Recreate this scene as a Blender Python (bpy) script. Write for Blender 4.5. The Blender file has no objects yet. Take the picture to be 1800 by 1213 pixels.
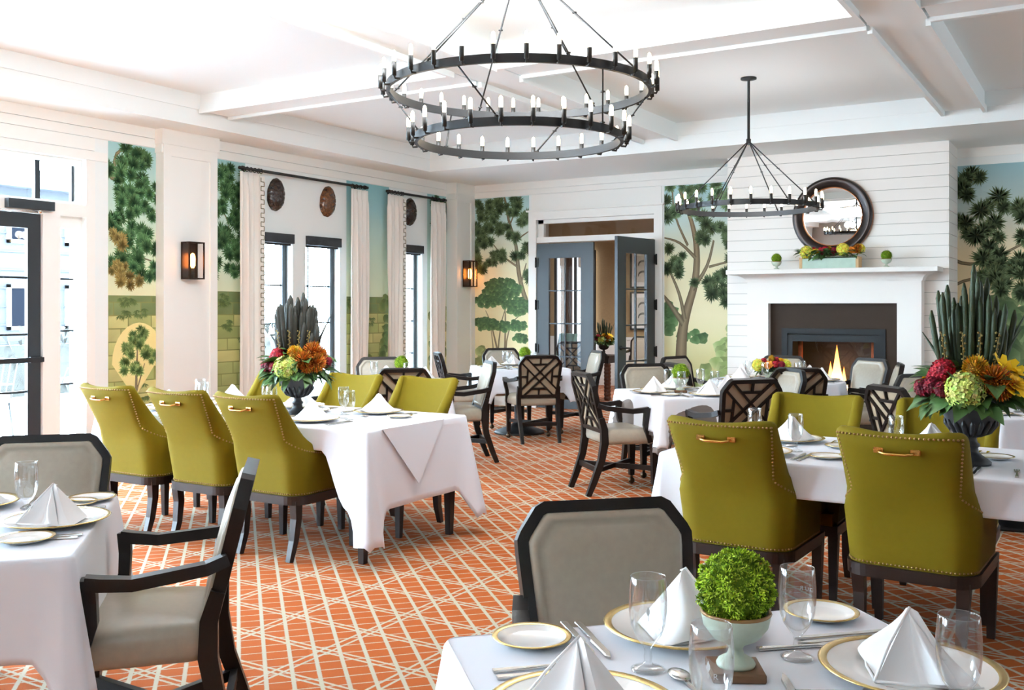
import bpy, math, random
from mathutils import Vector, Matrix
from math import sin, cos, pi, radians, sqrt, atan2, hypot
random.seed(7)
R = random.Random(11)
S = bpy.context.scene
COL = S.collection
# ------------------------------------------------------------- camera, world, lights, exposure
cd = bpy.data.cameras.new('camera'); cam = bpy.data.objects.new('camera', cd); COL.objects.link(cam)
cam.location = (0, 0, 1.5); cam.rotation_euler = (radians(90), 0, radians(31.3))
cd.sensor_width = 36; cd.lens = 36*1735/1800; cd.shift_y = (540-606.5)/1800; cd.clip_start = .05; cd.clip_end = 300
S.camera = cam
w = bpy.data.worlds.new('world'); S.world = w; w.use_nodes = True
bg = w.node_tree.nodes['Background']; bg.inputs[0].default_value = (.62, .83, 1, 1); bg.inputs[1].default_value = 30.0
S.view_settings.view_transform = 'Standard'; S.view_settings.look = 'None'
S.view_settings.exposure = 0.9; S.view_settings.gamma = 1; S.view_settings.use_curve_mapping = False
cy = S.cycles
cy.max_bounces = 10; cy.diffuse_bounces = 5; cy.glossy_bounces = 4; cy.transmission_bounces = 10; cy.transparent_max_bounces = 16
cy.caustics_reflective = False; cy.caustics_refractive = False; cy.sample_clamp_indirect = 6
def area(name, loc, rot, sx, sy, e, col=(1, 1, 1)):
    l = bpy.data.lights.new(name, 'AREA'); l.shape = 'RECTANGLE'; l.size = sx; l.size_y = sy; l.energy = e; l.color = col
    o = bpy.data.objects.new(name, l); COL.objects.link(o); o.location = loc; o.rotation_euler = rot; return o
# daylight of the window bank further along the left wall, behind the camera
area('daylight_left', (-8.55, .6, 1.5), (0, radians(-90), 0), 2.2, 4.6, 70, (.66, .85, 1))
area('right_fill', (5.3, 8.6, 1.5), (0, radians(90), 0), 2.0, 6, 75, (.7, .87, 1))  # added fill from the right, no window there; lifts left wall and curtains
# unseen fill light added behind the camera, bounced off the ceiling
area('ceiling_fill', (-2.2, -2.6, 2.1), (radians(180), 0, 0), 4, 3, 120, (.72, .88, 1))
wash = area('wall_fill', (-3.8, 4.2, 3.42), (0, 0, 0), 2.2, .4, 75, (.94, .98, 1)); wash.rotation_euler = Vector((-.35, .92, -.15)).to_track_quat('-Z', 'Y').to_euler()  # unseen fill added above the frame to brighten back and left walls
area('back_room_fill', (-6.6, 15.2, 2.3), (0, 0, 0), 2.0, 1.5, 40, (.95, .95, 1))  # area light added to brighten the room beyond, no fixture there
# ------------------------------------------------------------- colours and materials
def lin(c):
    return tuple(((v/255)/12.92 if v/255 <= .04045 else ((v/255+.055)/1.055)**2.4) for v in c)
MATS = {}
def mat(name, c, rough=.5, metal=0, spec=.5, bump=0, bscale=60, var=0, vscale=8, emit=None, es=0, sheen=0, coat=0):
    if name in MATS: return MATS[name]
    m = bpy.data.materials.new(name); m.use_nodes = True; nt = m.node_tree; p = nt.nodes['Principled BSDF']
    col = (*lin(c), 1); p.inputs['Base Color'].default_value = col
    p.inputs['Roughness'].default_value = rough; p.inputs['Metallic'].default_value = metal
    p.inputs['Specular IOR Level'].default_value = spec
    if sheen: p.inputs['Sheen Weight'].default_value = sheen
    if coat: p.inputs['Coat Weight'].default_value = coat
    tc = nt.nodes.new('ShaderNodeTexCoord')
    if var:
        n = nt.nodes.new('ShaderNodeTexNoise'); n.inputs['Scale'].default_value = vscale; n.inputs['Detail'].default_value = 5
        nt.links.new(tc.outputs['Object'], n.inputs['Vector'])
        mx = nt.nodes.new('ShaderNodeMix'); mx.data_type = 'RGBA'
        mx.inputs[6].default_value = tuple(v*(1-var) for v in col[:3])+(1,); mx.inputs[7].default_value = tuple(min(1, v*(1+var)) for v in col[:3])+(1,)
        nt.links.new(n.outputs['Fac'], mx.inputs[0]); nt.links.new(mx.outputs[2], p.inputs['Base Color'])
    if bump:
        n = nt.nodes.new('ShaderNodeTexNoise'); n.inputs['Scale'].default_value = bscale; n.inputs['Detail'].default_value = 4
        nt.links.new(tc.outputs['Object'], n.inputs['Vector'])
        b = nt.nodes.new('ShaderNodeBump'); b.inputs['Strength'].default_value = bump; b.inputs['Distance'].default_value = .004
        nt.links.new(n.outputs['Fac'], b.inputs['Height']); nt.links.new(b.outputs['Normal'], p.inputs['Normal'])
    if emit: p.inputs['Emission Color'].default_value = (*lin(emit), 1); p.inputs['Emission Strength'].default_value = es
    MATS[name] = m; return m
def vcol_mat(name, rough=.6, spec=.3, k=1):
    if name in MATS: return MATS[name]
    m = bpy.data.materials.new(name); m.use_nodes = True; nt = m.node_tree; p = nt.nodes['Principled BSDF']
    a = nt.nodes.new('ShaderNodeVertexColor'); a.layer_name = 'Col'
    nt.links.new(a.outputs['Color'], p.inputs['Base Color']); p.inputs['Roughness'].default_value = rough; p.inputs['Specular IOR Level'].default_value = spec
    MATS[name] = m; return m
def pane_mat(name, refl=.07, tint=(1, 1, 1)):
    m = bpy.data.materials.new(name); m.use_nodes = True; nt = m.node_tree; nt.nodes.clear()
    o = nt.nodes.new('ShaderNodeOutputMaterial'); t = nt.nodes.new('ShaderNodeBsdfTransparent'); g = nt.nodes.new('ShaderNodeBsdfGlossy'); x = nt.nodes.new('ShaderNodeMixShader')
    t.inputs[0].default_value = (*tint, 1); g.inputs['Roughness'].default_value = .01
    f = nt.nodes.new('ShaderNodeLayerWeight'); f.inputs[0].default_value = .5; pw = nt.nodes.new('ShaderNodeMath'); pw.operation = 'POWER'; pw.inputs[1].default_value = 4 if refl < 1 else refl; ma = nt.nodes.new('ShaderNodeMath'); ma.operation = 'MULTIPLY_ADD'; ma.inputs[1].default_value = .6; ma.inputs[2].default_value = .025 if refl < 1 else .07
    nt.links.new(f.outputs[1], pw.inputs[0]); nt.links.new(pw.outputs[0], ma.inputs[0]); nt.links.new(ma.outputs[0], x.inputs[0]); nt.links.new(t.outputs[0], x.inputs[1]); nt.links.new(g.outputs[0], x.inputs[2]); nt.links.new(x.outputs[0], o.inputs[0])
    MATS[name] = m; return m
def glass_mat():
    return pane_mat('drinking_glass', 1.7, (.985, .99, .99))
    m = bpy.data.materials.new('drinking_glass'); m.use_nodes = True; p = m.node_tree.nodes['Principled BSDF']
    return m
def carpet_mat():
    m = bpy.data.materials.new('woven_carpet'); m.use_nodes = True; nt = m.node_tree; p = nt.nodes['Principled BSDF']; N = nt.nodes.new; L = nt.links.new
    tc = N('ShaderNodeTexCoord'); sep = N('ShaderNodeSeparateXYZ')
    wob = N('ShaderNodeTexNoise'); wob.inputs['Scale'].default_value = 160; L(tc.outputs['Object'], wob.inputs['Vector'])
    va = N('ShaderNodeVectorMath'); va.operation = 'MULTIPLY_ADD'; L(wob.outputs['Color'], va.inputs[0]); va.inputs[1].default_value = (.006, .006, 0); L(tc.outputs['Object'], va.inputs[2])
    L(va.outputs[0], sep.inputs[0])
    def M(op, a, b=None, c=None):
        n = N('ShaderNodeMath'); n.operation = op
        for i, v in enumerate((a, b, c)):
            if v is None: continue
            if isinstance(v, (int, float)): n.inputs[i].default_value = v
            else: L(v, n.inputs[i])
        return n.outputs[0]
    def dist(v, off, pitch):   # distance to the nearest line of a family
        return M('PINGPONG', M('SUBTRACT', v, off), pitch/2)
    def mask(d, wd, soft=.0035):
        n = N('ShaderNodeMapRange'); n.inputs[1].default_value = wd-soft/2; n.inputs[2].default_value = wd+soft/2; n.inputs[3].default_value = 1; n.inputs[4].default_value = 0
        L(d, n.inputs[0]); return n.outputs[0]
    x, y = sep.outputs[0], sep.outputs[1]
    a = radians(-43.2)
    q = M('ADD', M('MULTIPLY', x, -sin(a)), M('MULTIPLY', y, cos(a)))
    pp = M('ADD', M('MULTIPLY', x, cos(a)), M('MULTIPLY', y, sin(a)))
    dx = dist(x, -3.387, .457); dy = dist(y, 3.262, .2925)
    q0 = (-3.387)*(-sin(a))+3.262*cos(a)
    bx = mask(M('ABSOLUTE', M('SUBTRACT', dx, .021)), .0066); by = mask(M('ABSOLUTE', M('SUBTRACT', dy, .0165)), .0066)
    thick = mask(dist(q, q0+.053, .1062), .0088); thin = mask(dist(pp, 0, .092), .0038)
    node = mask(M('ADD', M('MULTIPLY', dx, .8), dy), .012)
    k = M('MAXIMUM', M('MAXIMUM', bx, by), M('MAXIMUM', thick, thin))
    nz = N('ShaderNodeTexNoise'); nz.inputs['Scale'].default_value = 420; nz.inputs['Detail'].default_value = 3; L(tc.outputs['Object'], nz.inputs['Vector'])
    def ramp(c0, c1):
        r = N('ShaderNodeMix'); r.data_type = 'RGBA'; r.inputs[6].default_value = (*lin(c0), 1); r.inputs[7].default_value = (*lin(c1), 1); L(nz.outputs['Fac'], r.inputs[0]); return r.outputs[2]
    mx = N('ShaderNodeMix'); mx.data_type = 'RGBA'; L(k, mx.inputs[0]); L(ramp((146, 64, 22), (188, 96, 40)), mx.inputs[6]); L(ramp((162, 150, 130), (206, 196, 176)), mx.inputs[7])
    L(mx.outputs[2], p.inputs['Base Color']); p.inputs['Roughness'].default_value = .95; p.inputs['Specular IOR Level'].default_value = .1
    b = N('ShaderNodeBump'); b.inputs['Strength'].default_value = .5; b.inputs['Distance'].default_value = .004; L(nz.outputs['Fac'], b.inputs['Height']); L(b.outputs['Normal'], p.inputs['Normal'])
    MATS['carpet'] = m; return m
def shell_mat(name, c0, c1):
    m = bpy.data.materials.new(name); m.use_nodes = True; nt = m.node_tree; p = nt.nodes['Principled BSDF']; N = nt.nodes.new; L = nt.links.new
    tc = N('ShaderNodeTexCoord'); n = N('ShaderNodeTexNoise'); n.inputs['Scale'].default_value = 22; n.inputs['Detail'].default_value = 6; n.inputs['Distortion'].default_value = 1.5; L(tc.outputs['Object'], n.inputs['Vector'])
    r = N('ShaderNodeValToRGB'); r.color_ramp.elements[0].position = .35; r.color_ramp.elements[0].color = (*lin(c0), 1); r.color_ramp.elements[1].position = .7; r.color_ramp.elements[1].color = (*lin(c1), 1)
    L(n.outputs['Fac'], r.inputs[0]); L(r.outputs[0], p.inputs['Base Color']); p.inputs['Roughness'].default_value = .22
    return m
WHITE = mat('white_paint', (235, 240, 238), .55, bump=.03, bscale=40)
WHITE3 = mat('warm_white_paint', (238, 233, 226), .55)
WHITE2 = mat('white_trim_paint', (240, 240, 235), .4)
CEIL = mat('ceiling_paint', (238, 243, 242), .7)
BLACK = mat('black_metal', (17, 17, 18), .5, .0, .5)
BLKWIN = mat('black_window_metal', (34, 37, 40), .4)
GREYDOOR = mat('slate_grey_paint', (64, 69, 73), .4)
GREEN = mat('olive_green_velvet', (112, 95, 12), .8, spec=.15, bump=.12, bscale=400, var=.06, vscale=30)
TAN = mat('taupe_leather', (166, 155, 138), .3, spec=.5, bump=.05, bscale=120, var=.1, vscale=45)
TANBACK = mat('taupe_woven_cloth', (160, 142, 118), .8, bump=.1, bscale=300)
ESP = mat('espresso_wood', (24, 17, 14), .38, spec=.35, var=.25, vscale=20)
WOOD = mat('dark_walnut', (36, 22, 17), .42, spec=.35, var=.3, vscale=14)
BRASS = mat('brass', (212, 160, 88), .25, 1)
NAIL = mat('antique_brass_nail', (150, 116, 72), .35, .9)
LINEN = mat('white_tablecloth', (237, 239, 246), .8, spec=.2, bump=.05, bscale=500)
NAPK = mat('white_napkin', (246, 244, 244), .75, spec=.2, bump=.05, bscale=600)
TAUPE = mat('taupe_cloth', (120, 108, 102), .85)
CHINA = mat('white_china', (246, 244, 240), .12, spec=.6, coat=.3)
GOLD = mat('gold_band', (206, 176, 112), .25, 1)
STEEL = mat('polished_steel', (205, 203, 200), .16, 1)
GLASS = glass_mat()
PANE = pane_mat('window_pane')
CURT = mat('ivory_curtain', (248, 243, 236), .85, spec=.15, bump=.06, bscale=300)
_n = CURT.node_tree; _p = _n.nodes['Principled BSDF']; _t = _n.nodes.new('ShaderNodeBsdfTranslucent'); _t.inputs[0].default_value = (*lin((244, 238, 228)), 1); _x = _n.nodes.new('ShaderNodeMixShader'); _x.inputs[0].default_value = .15
_o = _n.nodes['Material Output']; _n.links.new(_p.outputs[0], _x.inputs[1]); _n.links.new(_t.outputs[0], _x.inputs[2]); _n.links.new(_x.outputs[0], _o.inputs[0])
KEYTRIM = mat('greek_key_braid', (110, 98, 60), .8)
MOSS = vcol_mat('moss', .9, .1)
POT = mat('celadon_crackle_glaze', (186, 196, 176), .45, var=.12, vscale=60)
PETAL = vcol_mat('petals', .6, .3)
LEAFM = mat('leaf_green', (74, 104, 54), .42, spec=.4, var=.35, vscale=25)
URN = mat('black_iron_urn', (42, 42, 45), .5, bump=.1, bscale=80)
REED = mat('dark_reed', (40, 40, 32), .65, var=.45, vscale=30)
REED2 = mat('green_reed', (44, 58, 30), .6, var=.4, vscale=30)
BULB = mat('lit_bulb', (255, 240, 215), .2, emit=(255, 226, 180), es=9)
SOCK = mat('candle_sleeve', (26, 24, 22), .5)
BARK = mat('brown_wood_slab', (110, 76, 48), .7, bump=.3, bscale=60, var=.3, vscale=40)
MURAL = vcol_mat('mural_print', .65, .2)
# ------------------------------------------------------------- mesh builder
KIDS = {}
class MB:
    def __init__(s): s.v = []; s.f = []; s.c = []; s.sm = []
    def add(s, vs, fs, smooth=False, col=None):
        b = len(s.v); s.v += [tuple(p) for p in vs]; s.f += [tuple(i+b for i in f) for f in fs]; s.sm += [smooth]*len(fs)
        if col is None: col = (1, 1, 1)
        s.c += (list(col) if isinstance(col, list) else [col]*len(vs)); return s
    def box(s, lo, hi, M=None, col=None):
        x0, y0, z0 = lo; x1, y1, z1 = hi
        vs = [(x0, y0, z0), (x1, y0, z0), (x1, y1, z0), (x0, y1, z0), (x0, y0, z1), (x1, y0, z1), (x1, y1, z1), (x0, y1, z1)]
        if M is not None: vs = [M @ Vector(p) for p in vs]
        return s.add(vs, [(0, 3, 2, 1), (4, 5, 6, 7), (0, 1, 5, 4), (1, 2, 6, 5), (2, 3, 7, 6), (3, 0, 4, 7)], False, col)
    def rbox(s, lo, hi, r, M=None):   # box with chamfered vertical and horizontal edges
        x0, y0, z0 = lo; x1, y1, z1 = hi
        def ring(z, k):
            return [(x0+r, y0+k, z), (x1-r, y0+k, z), (x1-k, y0+r, z), (x1-k, y1-r, z), (x1-r, y1-k, z), (x0+r, y1-k, z), (x0+k, y1-r, z), (x0+k, y0+r, z)]
        return s.loft([ring(z0, r*.7), ring(z0+r, 0), ring(z1-r, 0), ring(z1, r*.7)], True, True, M=M)
    def loft(s, rings, cap=True, closed=True, smooth=False, M=None, col=None):
        n = len(rings[0]); vs = [p for r in rings for p in r]
        if M is not None: vs = [M @ Vector(p) for p in vs]
        fs = []
        for i in range(len(rings)-1):
            for j in range(n if closed else n-1):
                k = (j+1) % n; fs.append((i*n+j, i*n+k, (i+1)*n+k, (i+1)*n+j))
        if cap and closed: fs += [tuple(range(n-1, -1, -1)), tuple(range((len(rings)-1)*n, len(rings)*n))]
        return s.add(vs, fs, smooth, col)
    def lathe(s, prof, n=24, c=(0, 0, 0), smooth=True, M=None, cap=False, col=None):
        rings = [[(c[0]+r*cos(2*pi*i/n), c[1]+r*sin(2*pi*i/n), c[2]+z) for i in range(n)] for r, z in prof]
        return s.loft(rings, cap, True, smooth, M, col)
    def tube(s, pts, r, n=8, cap=True, smooth=True, sec=None, up=None, col=None, M=None):
        pts = [Vector(p) for p in pts]; rings = []; m = len(pts)
        rr = r if isinstance(r, (list, tuple)) else [r]*m
        prev = None
        for i, p in enumerate(pts):
            t = (pts[min(i+1, m-1)]-pts[max(i-1, 0)]).normalized()
            if prev is None:
                u = Vector(up) if up else (Vector((0, 0, 1)) if abs(t.z) < .9 else Vector((1, 0, 0)))
            else: u = prev
            u = (u-t*u.dot(t)).normalized(); prev = u; v = t.cross(u)
            if sec: rings.append([p+u*(a*rr[i])+v*(b*rr[i]) for a, b in sec])
            else: rings.append([p+u*(rr[i]*cos(2*pi*k/n))+v*(rr[i]*sin(2*pi*k/n)) for k in range(n)])
        return s.loft(rings, cap, True, smooth, M, col)
    def ring(s, R0, R1, z0, z1, n=64, c=(0, 0, 0)):
        pr = [(R0, z0), (R1, z0), (R1, z1), (R0, z1), (R0, z0)]
        for (a, za), (b, zb) in zip(pr, pr[1:]): s.lathe([(a, za), (b, zb)], n, c, abs(za-zb) > 1e-6)
        return s
    def sphere(s, c, r, n=12, m=8, sc=(1, 1, 1), col=None, M=None):
        vs = []; fs = []
        for i in range(m+1):
            th = pi*i/m
            for j in range(n): vs.append((c[0]+r*sc[0]*sin(th)*cos(2*pi*j/n), c[1]+r*sc[1]*sin(th)*sin(2*pi*j/n), c[2]+r*sc[2]*cos(th)))
        for i in range(m):
            for j in range(n):
                k = (j+1) % n; fs.append((i*n+j, (i+1)*n+j, (i+1)*n+k, i*n+k))
        if M is not None: vs = [M @ Vector(p) for p in vs]
        return s.add(vs, fs, True, col)
    def mesh(s, name, m, cols=False):
        me = bpy.data.meshes.new(name); me.from_pydata(s.v, [], s.f); me.polygons.foreach_set('use_smooth', s.sm)
        if cols:
            a = me.color_attributes.new('Col', 'FLOAT_COLOR', 'POINT'); a.data.foreach_set('color', [x for c in s.c for x in (*c, 1)])
        me.materials.append(m); me.update(); return me
    def build(s, name, m, parent=None, cols=False, loc=None, rz=0):
        return put(name, s.mesh(name, m, cols), parent, loc, rz)
def put(name, me, parent=None, loc=None, rz=0):
    o = bpy.data.objects.new(name, me); COL.objects.link(o)
    if parent: o.parent = parent; KIDS.setdefault(parent.name, []).append(o)
    if loc is not None: o.location = loc
    if rz: o.rotation_euler.z = rz
    return o
def tag(o, label=None, cat=None, group=None, kind=None):
    for k, v in (('label', label), ('category', cat), ('group', group), ('kind', kind)):
        if v: o[k] = v
    return o
def empty(name, loc=(0, 0, 0), rz=0, label=None, cat=None, group=None, kind=None):
    o = bpy.data.objects.new(name, None); o.empty_display_size = .1; COL.objects.link(o); o.location = loc; o.rotation_euler.z = rz
    return tag(o, label, cat, group, kind)
def copy_tree(o, parent=None):
    c = o.copy(); COL.objects.link(c)
    if parent: c.parent = parent; KIDS.setdefault(parent.name, []).append(c)
    for ch in KIDS.get(o.name, []): copy_tree(ch, c)
    return c
PROTO = {}
def place(key, fn, loc, rz, label, cat, group=None):
    if key not in PROTO: o = PROTO[key] = fn()
    else: o = copy_tree(PROTO[key])
    o.location = loc; o.rotation_euler = (0, 0, rz)
    for k in ('group',):
        if k in o: del o[k]
    return tag(o, label, cat, group)
def structure(o, label): return tag(o, label, None, None, 'structure')
SQ = [(-1, -1), (1, -1), (1, 1), (-1, 1)]
def sq(a, b): return [(-a, -b), (a, -b), (a, b), (-a, b)]
XL, YB, ZS, ZC, ZB = -8.64, 12.78, 3.379, 3.70, 3.504   # left wall, back wall, soffit, ceiling, beam bottoms
TZ = .785
# ------------------------------------------------------------- room shell
YN, XR = -5.6, 5.6           # end wall behind the camera, right wall
structure(MB().box((XL-.3, YN, -.1), (XR, YB+5.2, 0)).box((-9.85, YB, -.1), (XL-.3, YB+5.2, 0)).build('floor', carpet_mat()), 'orange carpet woven with a cream crossing line pattern')
def holes(lo, hi, hs, axis, depth):      # a wall slab split round its openings; hs = (a0, a1, z0, z1)
    mb = MB(); a0, a1, z0, z1 = lo, hi, 0, ZC
    cuts = sorted(set([a0, a1]+[h[0] for h in hs]+[h[1] for h in hs]))
    for p, q in zip(cuts, cuts[1:]):
        zz = sorted([(h[2], h[3]) for h in hs if h[0] <= p and h[1] >= q]); z = z0
        for b, t in zz+[(z1, z1)]:
            if b > z+1e-4:
                if axis == 'x': mb.box((depth[0], p, z), (depth[1], q, b))
                else: mb.box((p, depth[0], z), (q, depth[1], b))
            z = max(z, t)
    return mb
WIN = [(8.36, 9.0, .3, 2.38), (9.23, 9.87, .3, 2.38), (11.03, 11.675, .3, 2.38), (-3.6, -1.2, .3, 2.6), (.2, 2.8, .3, 2.6)]
DOORU = (3.38, 6.12, 0, 2.95)
wl = structure(holes(YN, YB+.2, WIN+[DOORU], 'x', (XL-.2, XL)).build('wall_left', WHITE), 'white panelled window wall on the left')
DX0, DX1 = -7.34, -5.45
wb = structure(holes(XL-.2, XR, [(DX0, DX1, 0, 2.80)], 'y', (YB, YB+.16)).build('wall_back', WHITE), 'white back wall with murals and the double doors')
structure(MB().box((XL-.2, YN-.2, 0), (XR+.2, YN, ZC)).build('wall_front', mat('warm_grey_paint', (128, 116, 104), .6)), 'plain greige end wall behind the camera')
structure(MB().box((XR, YN, 0), (XR+.2, YB, ZC)).build('wall_right', mat('pale_taupe_paint', (168, 160, 150), .6)), 'plain pale taupe right wall')
# ceiling with tray soffit and coffer beams
ce = structure(MB().box((XL-.2, YN-.2, ZC), (XR+.2, YB+.2, ZC+.1)).build('ceiling', CEIL), 'white coffered ceiling with dropped soffit')
SX, SY = -8.09, 11.11
MB().box((XL, YN, ZS), (SX, YB, ZC)).box((SX, SY, ZS), (XR, YB, ZC)).build('soffit', CEIL, ce)
MB().box((SX, YN, 3.545), (SX+.014, SY, ZC)).box((SX, SY-.014, 3.545), (XR, SY, ZC)).build('soffit_board', CEIL, ce)
BX = [(-4.90, -4.43), (-1.52, -1.09), (1.86, 2.29)]; BY = [(7.04, 7.47), (2.98, 3.41), (-1.1, -.67)]
for x0, x1 in BX:
    MB().box((x0+.02, YN, ZB+.03), (x1-.02, SY-.014, ZC)).build('ceiling_beam', CEIL, ce)
    for a, b in ((x0, x0+.035), (x1-.035, x1)):
        ys = [YN]+[v for p in sorted(BY) for v in p]+[SY-.014]
        for y0, y1 in zip(ys[0::2], ys[1::2]): MB().box((a, y0, ZB-.02), (b, y1, ZB+.045)).build('beam_batten', CEIL, ce)
for y0, y1 in BY:
    xs = [SX+.014]+[v for p in BX for v in p]+[XR]
    for x0, x1 in zip(xs[0::2], xs[1::2]):
        MB().box((x0, y0+.02, ZB+.03), (x1, y1-.02, ZC)).build('ceiling_beam', CEIL, ce)
        for a, b in ((y0, y0+.035), (y1-.035, y1)): MB().box((x0, a, ZB), (x1, b, ZB+.045)).build('beam_batten', CEIL, ce)
# frieze boards on the left wall
for z0, z1, y0, y1, t in ((3.275, ZS, YN, 6.96, .022), (3.275, ZS, 7.69, 12.29, .022), (3.18, 3.27, YN, 6.96, .014), (3.18, 3.27, 7.69, 12.29, .014), (3.05, 3.175, YN, 6.22, .014), (2.955, 3.045, YN, 6.36, .012)):
    MB().box((XL, y0, z0), (XL+t, y1, z1)).build('frieze_board', WHITE2, wl)
for x0, x1, z0, z1 in ((-8.44, -4.15, 3.27, ZS), (-8.44, -4.15, 3.185, 3.265), (-7.42, -5.34, 2.93, 3.18)):
    MB().box((x0, YB-.014, z0), (x1, YB, z1)).build('frieze_board', WHITE2, wb)
MB().box((-1.57, YB-.014, 3.27), (XR, YB, ZS)).build('frieze_board', WHITE2, wb)
n = 0
for y0, y1 in ((YN, 3.3), (6.2, 6.96), (7.69, 8.2), (10, 10.9), (11.8, 12.29)):
    n += 1; structure(MB().box((XL, y0, 0), (XL+.02, y1, .2)).build('baseboard_left' if n == 1 else 'baseboard_left.%03d' % (n-1), WHITE2), 'white baseboard along the left wall')
for x0, x1 in ((-8.44, -7.5), (-5.3, -4.15), (-1.57, XR)):
    structure(MB().box((x0, YB-.02, 0), (x1, YB, .2)).build('baseboard_back', WHITE2), 'white baseboard along the back wall')
# pilasters
def pilaster(y0, y1, D, name, lab):
    o = structure(MB().box((XL, y0, 0), (XL+D, y1, ZS)).build(name, WHITE2), lab)
    MB().box((XL, y0-.025, 3.22), (XL+D+.025, min(y1+.025, YB), ZS)).build('capital', WHITE2, o)
    e = .1
    for a, b, c, d in ((y0+.0, y0+e, 0, 3.22), (y1-e, y1, 0, 3.22), (y0+e, y1-e, 3.1, 3.22), (y0+e, y1-e, 0, .3)):
        MB().box((XL+D, a, c), (XL+D+.016, b, d)).build('panel_stile', WHITE2, o)
    MB().box((XL, y0-.014, 3.13), (XL+D, y0, 3.22)).build('panel_stile', WHITE2, o)
    return o
pilaster(6.96, 7.69, .11, 'trim_1', 'white panelled pilaster carrying the nearer wall lantern')
pilaster(12.29, YB, .18, 'trim_2', 'white panelled corner pilaster carrying the farther wall lantern')
# chimney breast of shiplap boards
CX0, CX1, CY = -4.15, -1.57, 12.06
GAP = mat('board_gap_shadow_paint', (168, 165, 158), .7); OX0, OX1, OZ0, OZ1 = -3.39, -2.25, .30, 1.20   # firebox opening
mb = MB()
for x0, x1, z0, z1 in ((CX0, OX0, 0, ZS), (OX1, CX1-.014, 0, ZS), (OX0, OX1, 0, OZ0), (OX0, OX1, OZ1, ZS)): mb.box((x0, CY+.014, z0), (x1, YB, z1))
cb = structure(mb.build('wall_chimney', GAP), 'white shiplap chimney breast around the fireplace')
bm_f = MB().box((CX0, CY, 0), (CX1-.0145, CY+.014, .1275)).mesh('board', WHITE3); bm_s = MB().box((CX1-.014, CY, 0), (CX1, YB, .1275)).mesh('side_board', WHITE3)
bm_l = MB().box((CX0, CY, 0), (OX0, CY+.014, .1275)).mesh('board', WHITE3); bm_r = MB().box((OX1, CY, 0), (CX1-.0145, CY+.014, .1275)).mesh('board', WHITE3)
z = 3.259
while z > .13:
    zz = z-.130
    if zz+.129 > OZ0 and zz < OZ1: put('board', bm_l, cb, (0, 0, zz)); put('board', bm_r, cb, (0, 0, zz))
    else: put('board', bm_f, cb, (0, 0, zz))
    put('side_board', bm_s, cb, (0, 0, zz)); z -= .1325
MB().box((CX0, CY, 3.2615), (CX1, CY+.014, ZS)).build('board', WHITE3, cb); MB().box((CX1-.014, CY+.0145, 3.2615), (CX1, YB, ZS)).build('side_board', WHITE3, cb)
# ------------------------------------------------------------- windows of the left wall
def bars(mb, lo, hi): mb.box(lo, hi)
def window(i, y0, y1, z0, z1, blind=True):
    o = empty('window_%d' % i, (XL, (y0+y1)/2, z0)); structure(o, 'tall black framed casement window number %s from the left' % ['', 'one', 'two', 'three', 'four', 'five'][i])
    h = (y1-y0)/2; H = z1-z0; X = -.15
    f = MB()
    for a in ((-h, 0, -h+.045, H), (h-.075, 0, h, H), (-h+.045, 0, h-.075, .06), (-h+.045, H-.06, h-.075, H)): f.box((X, a[0], a[1]), (X+.05, a[2], a[3]))
    f.build('frame', BLKWIN, o)
    MB().box((X-.0, -h-.0, -.02), (.02, h, .0)).build('sill', WHITE2, o)
    MB().box((X+.02, -h+.045, .06), (X+.026, h-.075, H-.06)).build('glass', PANE, o)
    for zz in (.52, .99, 1.46): MB().box((X+.012, -h+.045, zz), (X+.034, h-.075, zz+.018)).build('muntin', BLKWIN, o)
    MB().box((X+.012, -h+.16, .06), (X+.034, -h+.178, H-.06)).build('muntin', BLKWIN, o)
    if blind: MB().box((-.04, -h, H-.10), (.035, h, H+.015)).box((-.03, -h+.01, H-.125), (-.02, h-.01, H-.1)).build('blind_cassette', mat('blind_cassette', (44, 44, 46), .5), o)
    return o
for i, a in enumerate(WIN): window(i+1, *a, blind=i < 3)
# glazed entrance unit at far left
o = empty('door_1', (XL, 0, 0)); structure(o, 'glazed exterior door unit with sidelight and transom at far left')
Y0, Y1 = 3.38, 6.12
f = MB()
for y0, z0, y1, z1 in ((5.66, 0, 5.84, 2.38), (Y0, 2.38, Y1, 2.505), (Y0-.1, 0, Y0, 3.05), (Y1, 0, 6.22, 2.95)): f.box((-.0, y0, z0), (.018, y1, z1))
f.box((-.2, 5.66, 0), (-.0005, 5.80, 2.40)).box((-.2, Y0, 2.40), (-.0005, Y1, 2.495)).build('casing', WHITE2, o)
f = MB()
for y0, z0, y1, z1 in ((Y0, 2.496, Y1, 2.53), (Y0, 2.90, Y1, 2.95), (Y1-.05, 2.53, Y1, 2.90), (5.80, 0, 5.83, 2.4), (Y1-.06, 0, Y1, 2.4), (5.83, 2.27, Y1-.06, 2.4), (5.83, 0, Y1-.06, .14)): f.box((-.16, y0, z0), (-.06, y1, z1))
f.build('sash', WHITE2, o)
MB().box((-.14, 5.65, 2.53), (-.09, 5.70, 2.90)).build('transom_mullion', BLKWIN, o); MB().box((-.14, 6.04, 2.54), (-.10, 6.065, 2.89)).build('transom_mullion', BLKWIN, o)
MB().box((-.115, Y0, 2.531), (-.109, Y1-.051, 2.899)).box((-.115, 5.83, .14), (-.109, Y1-.06, 2.27)).build('glass', PANE, o)
for zz in (1.765, 1.26, .74): MB().box((-.125, 5.83, zz), (-.1, Y1-.06, zz+.018)).build('muntin', BLKWIN, o)
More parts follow.
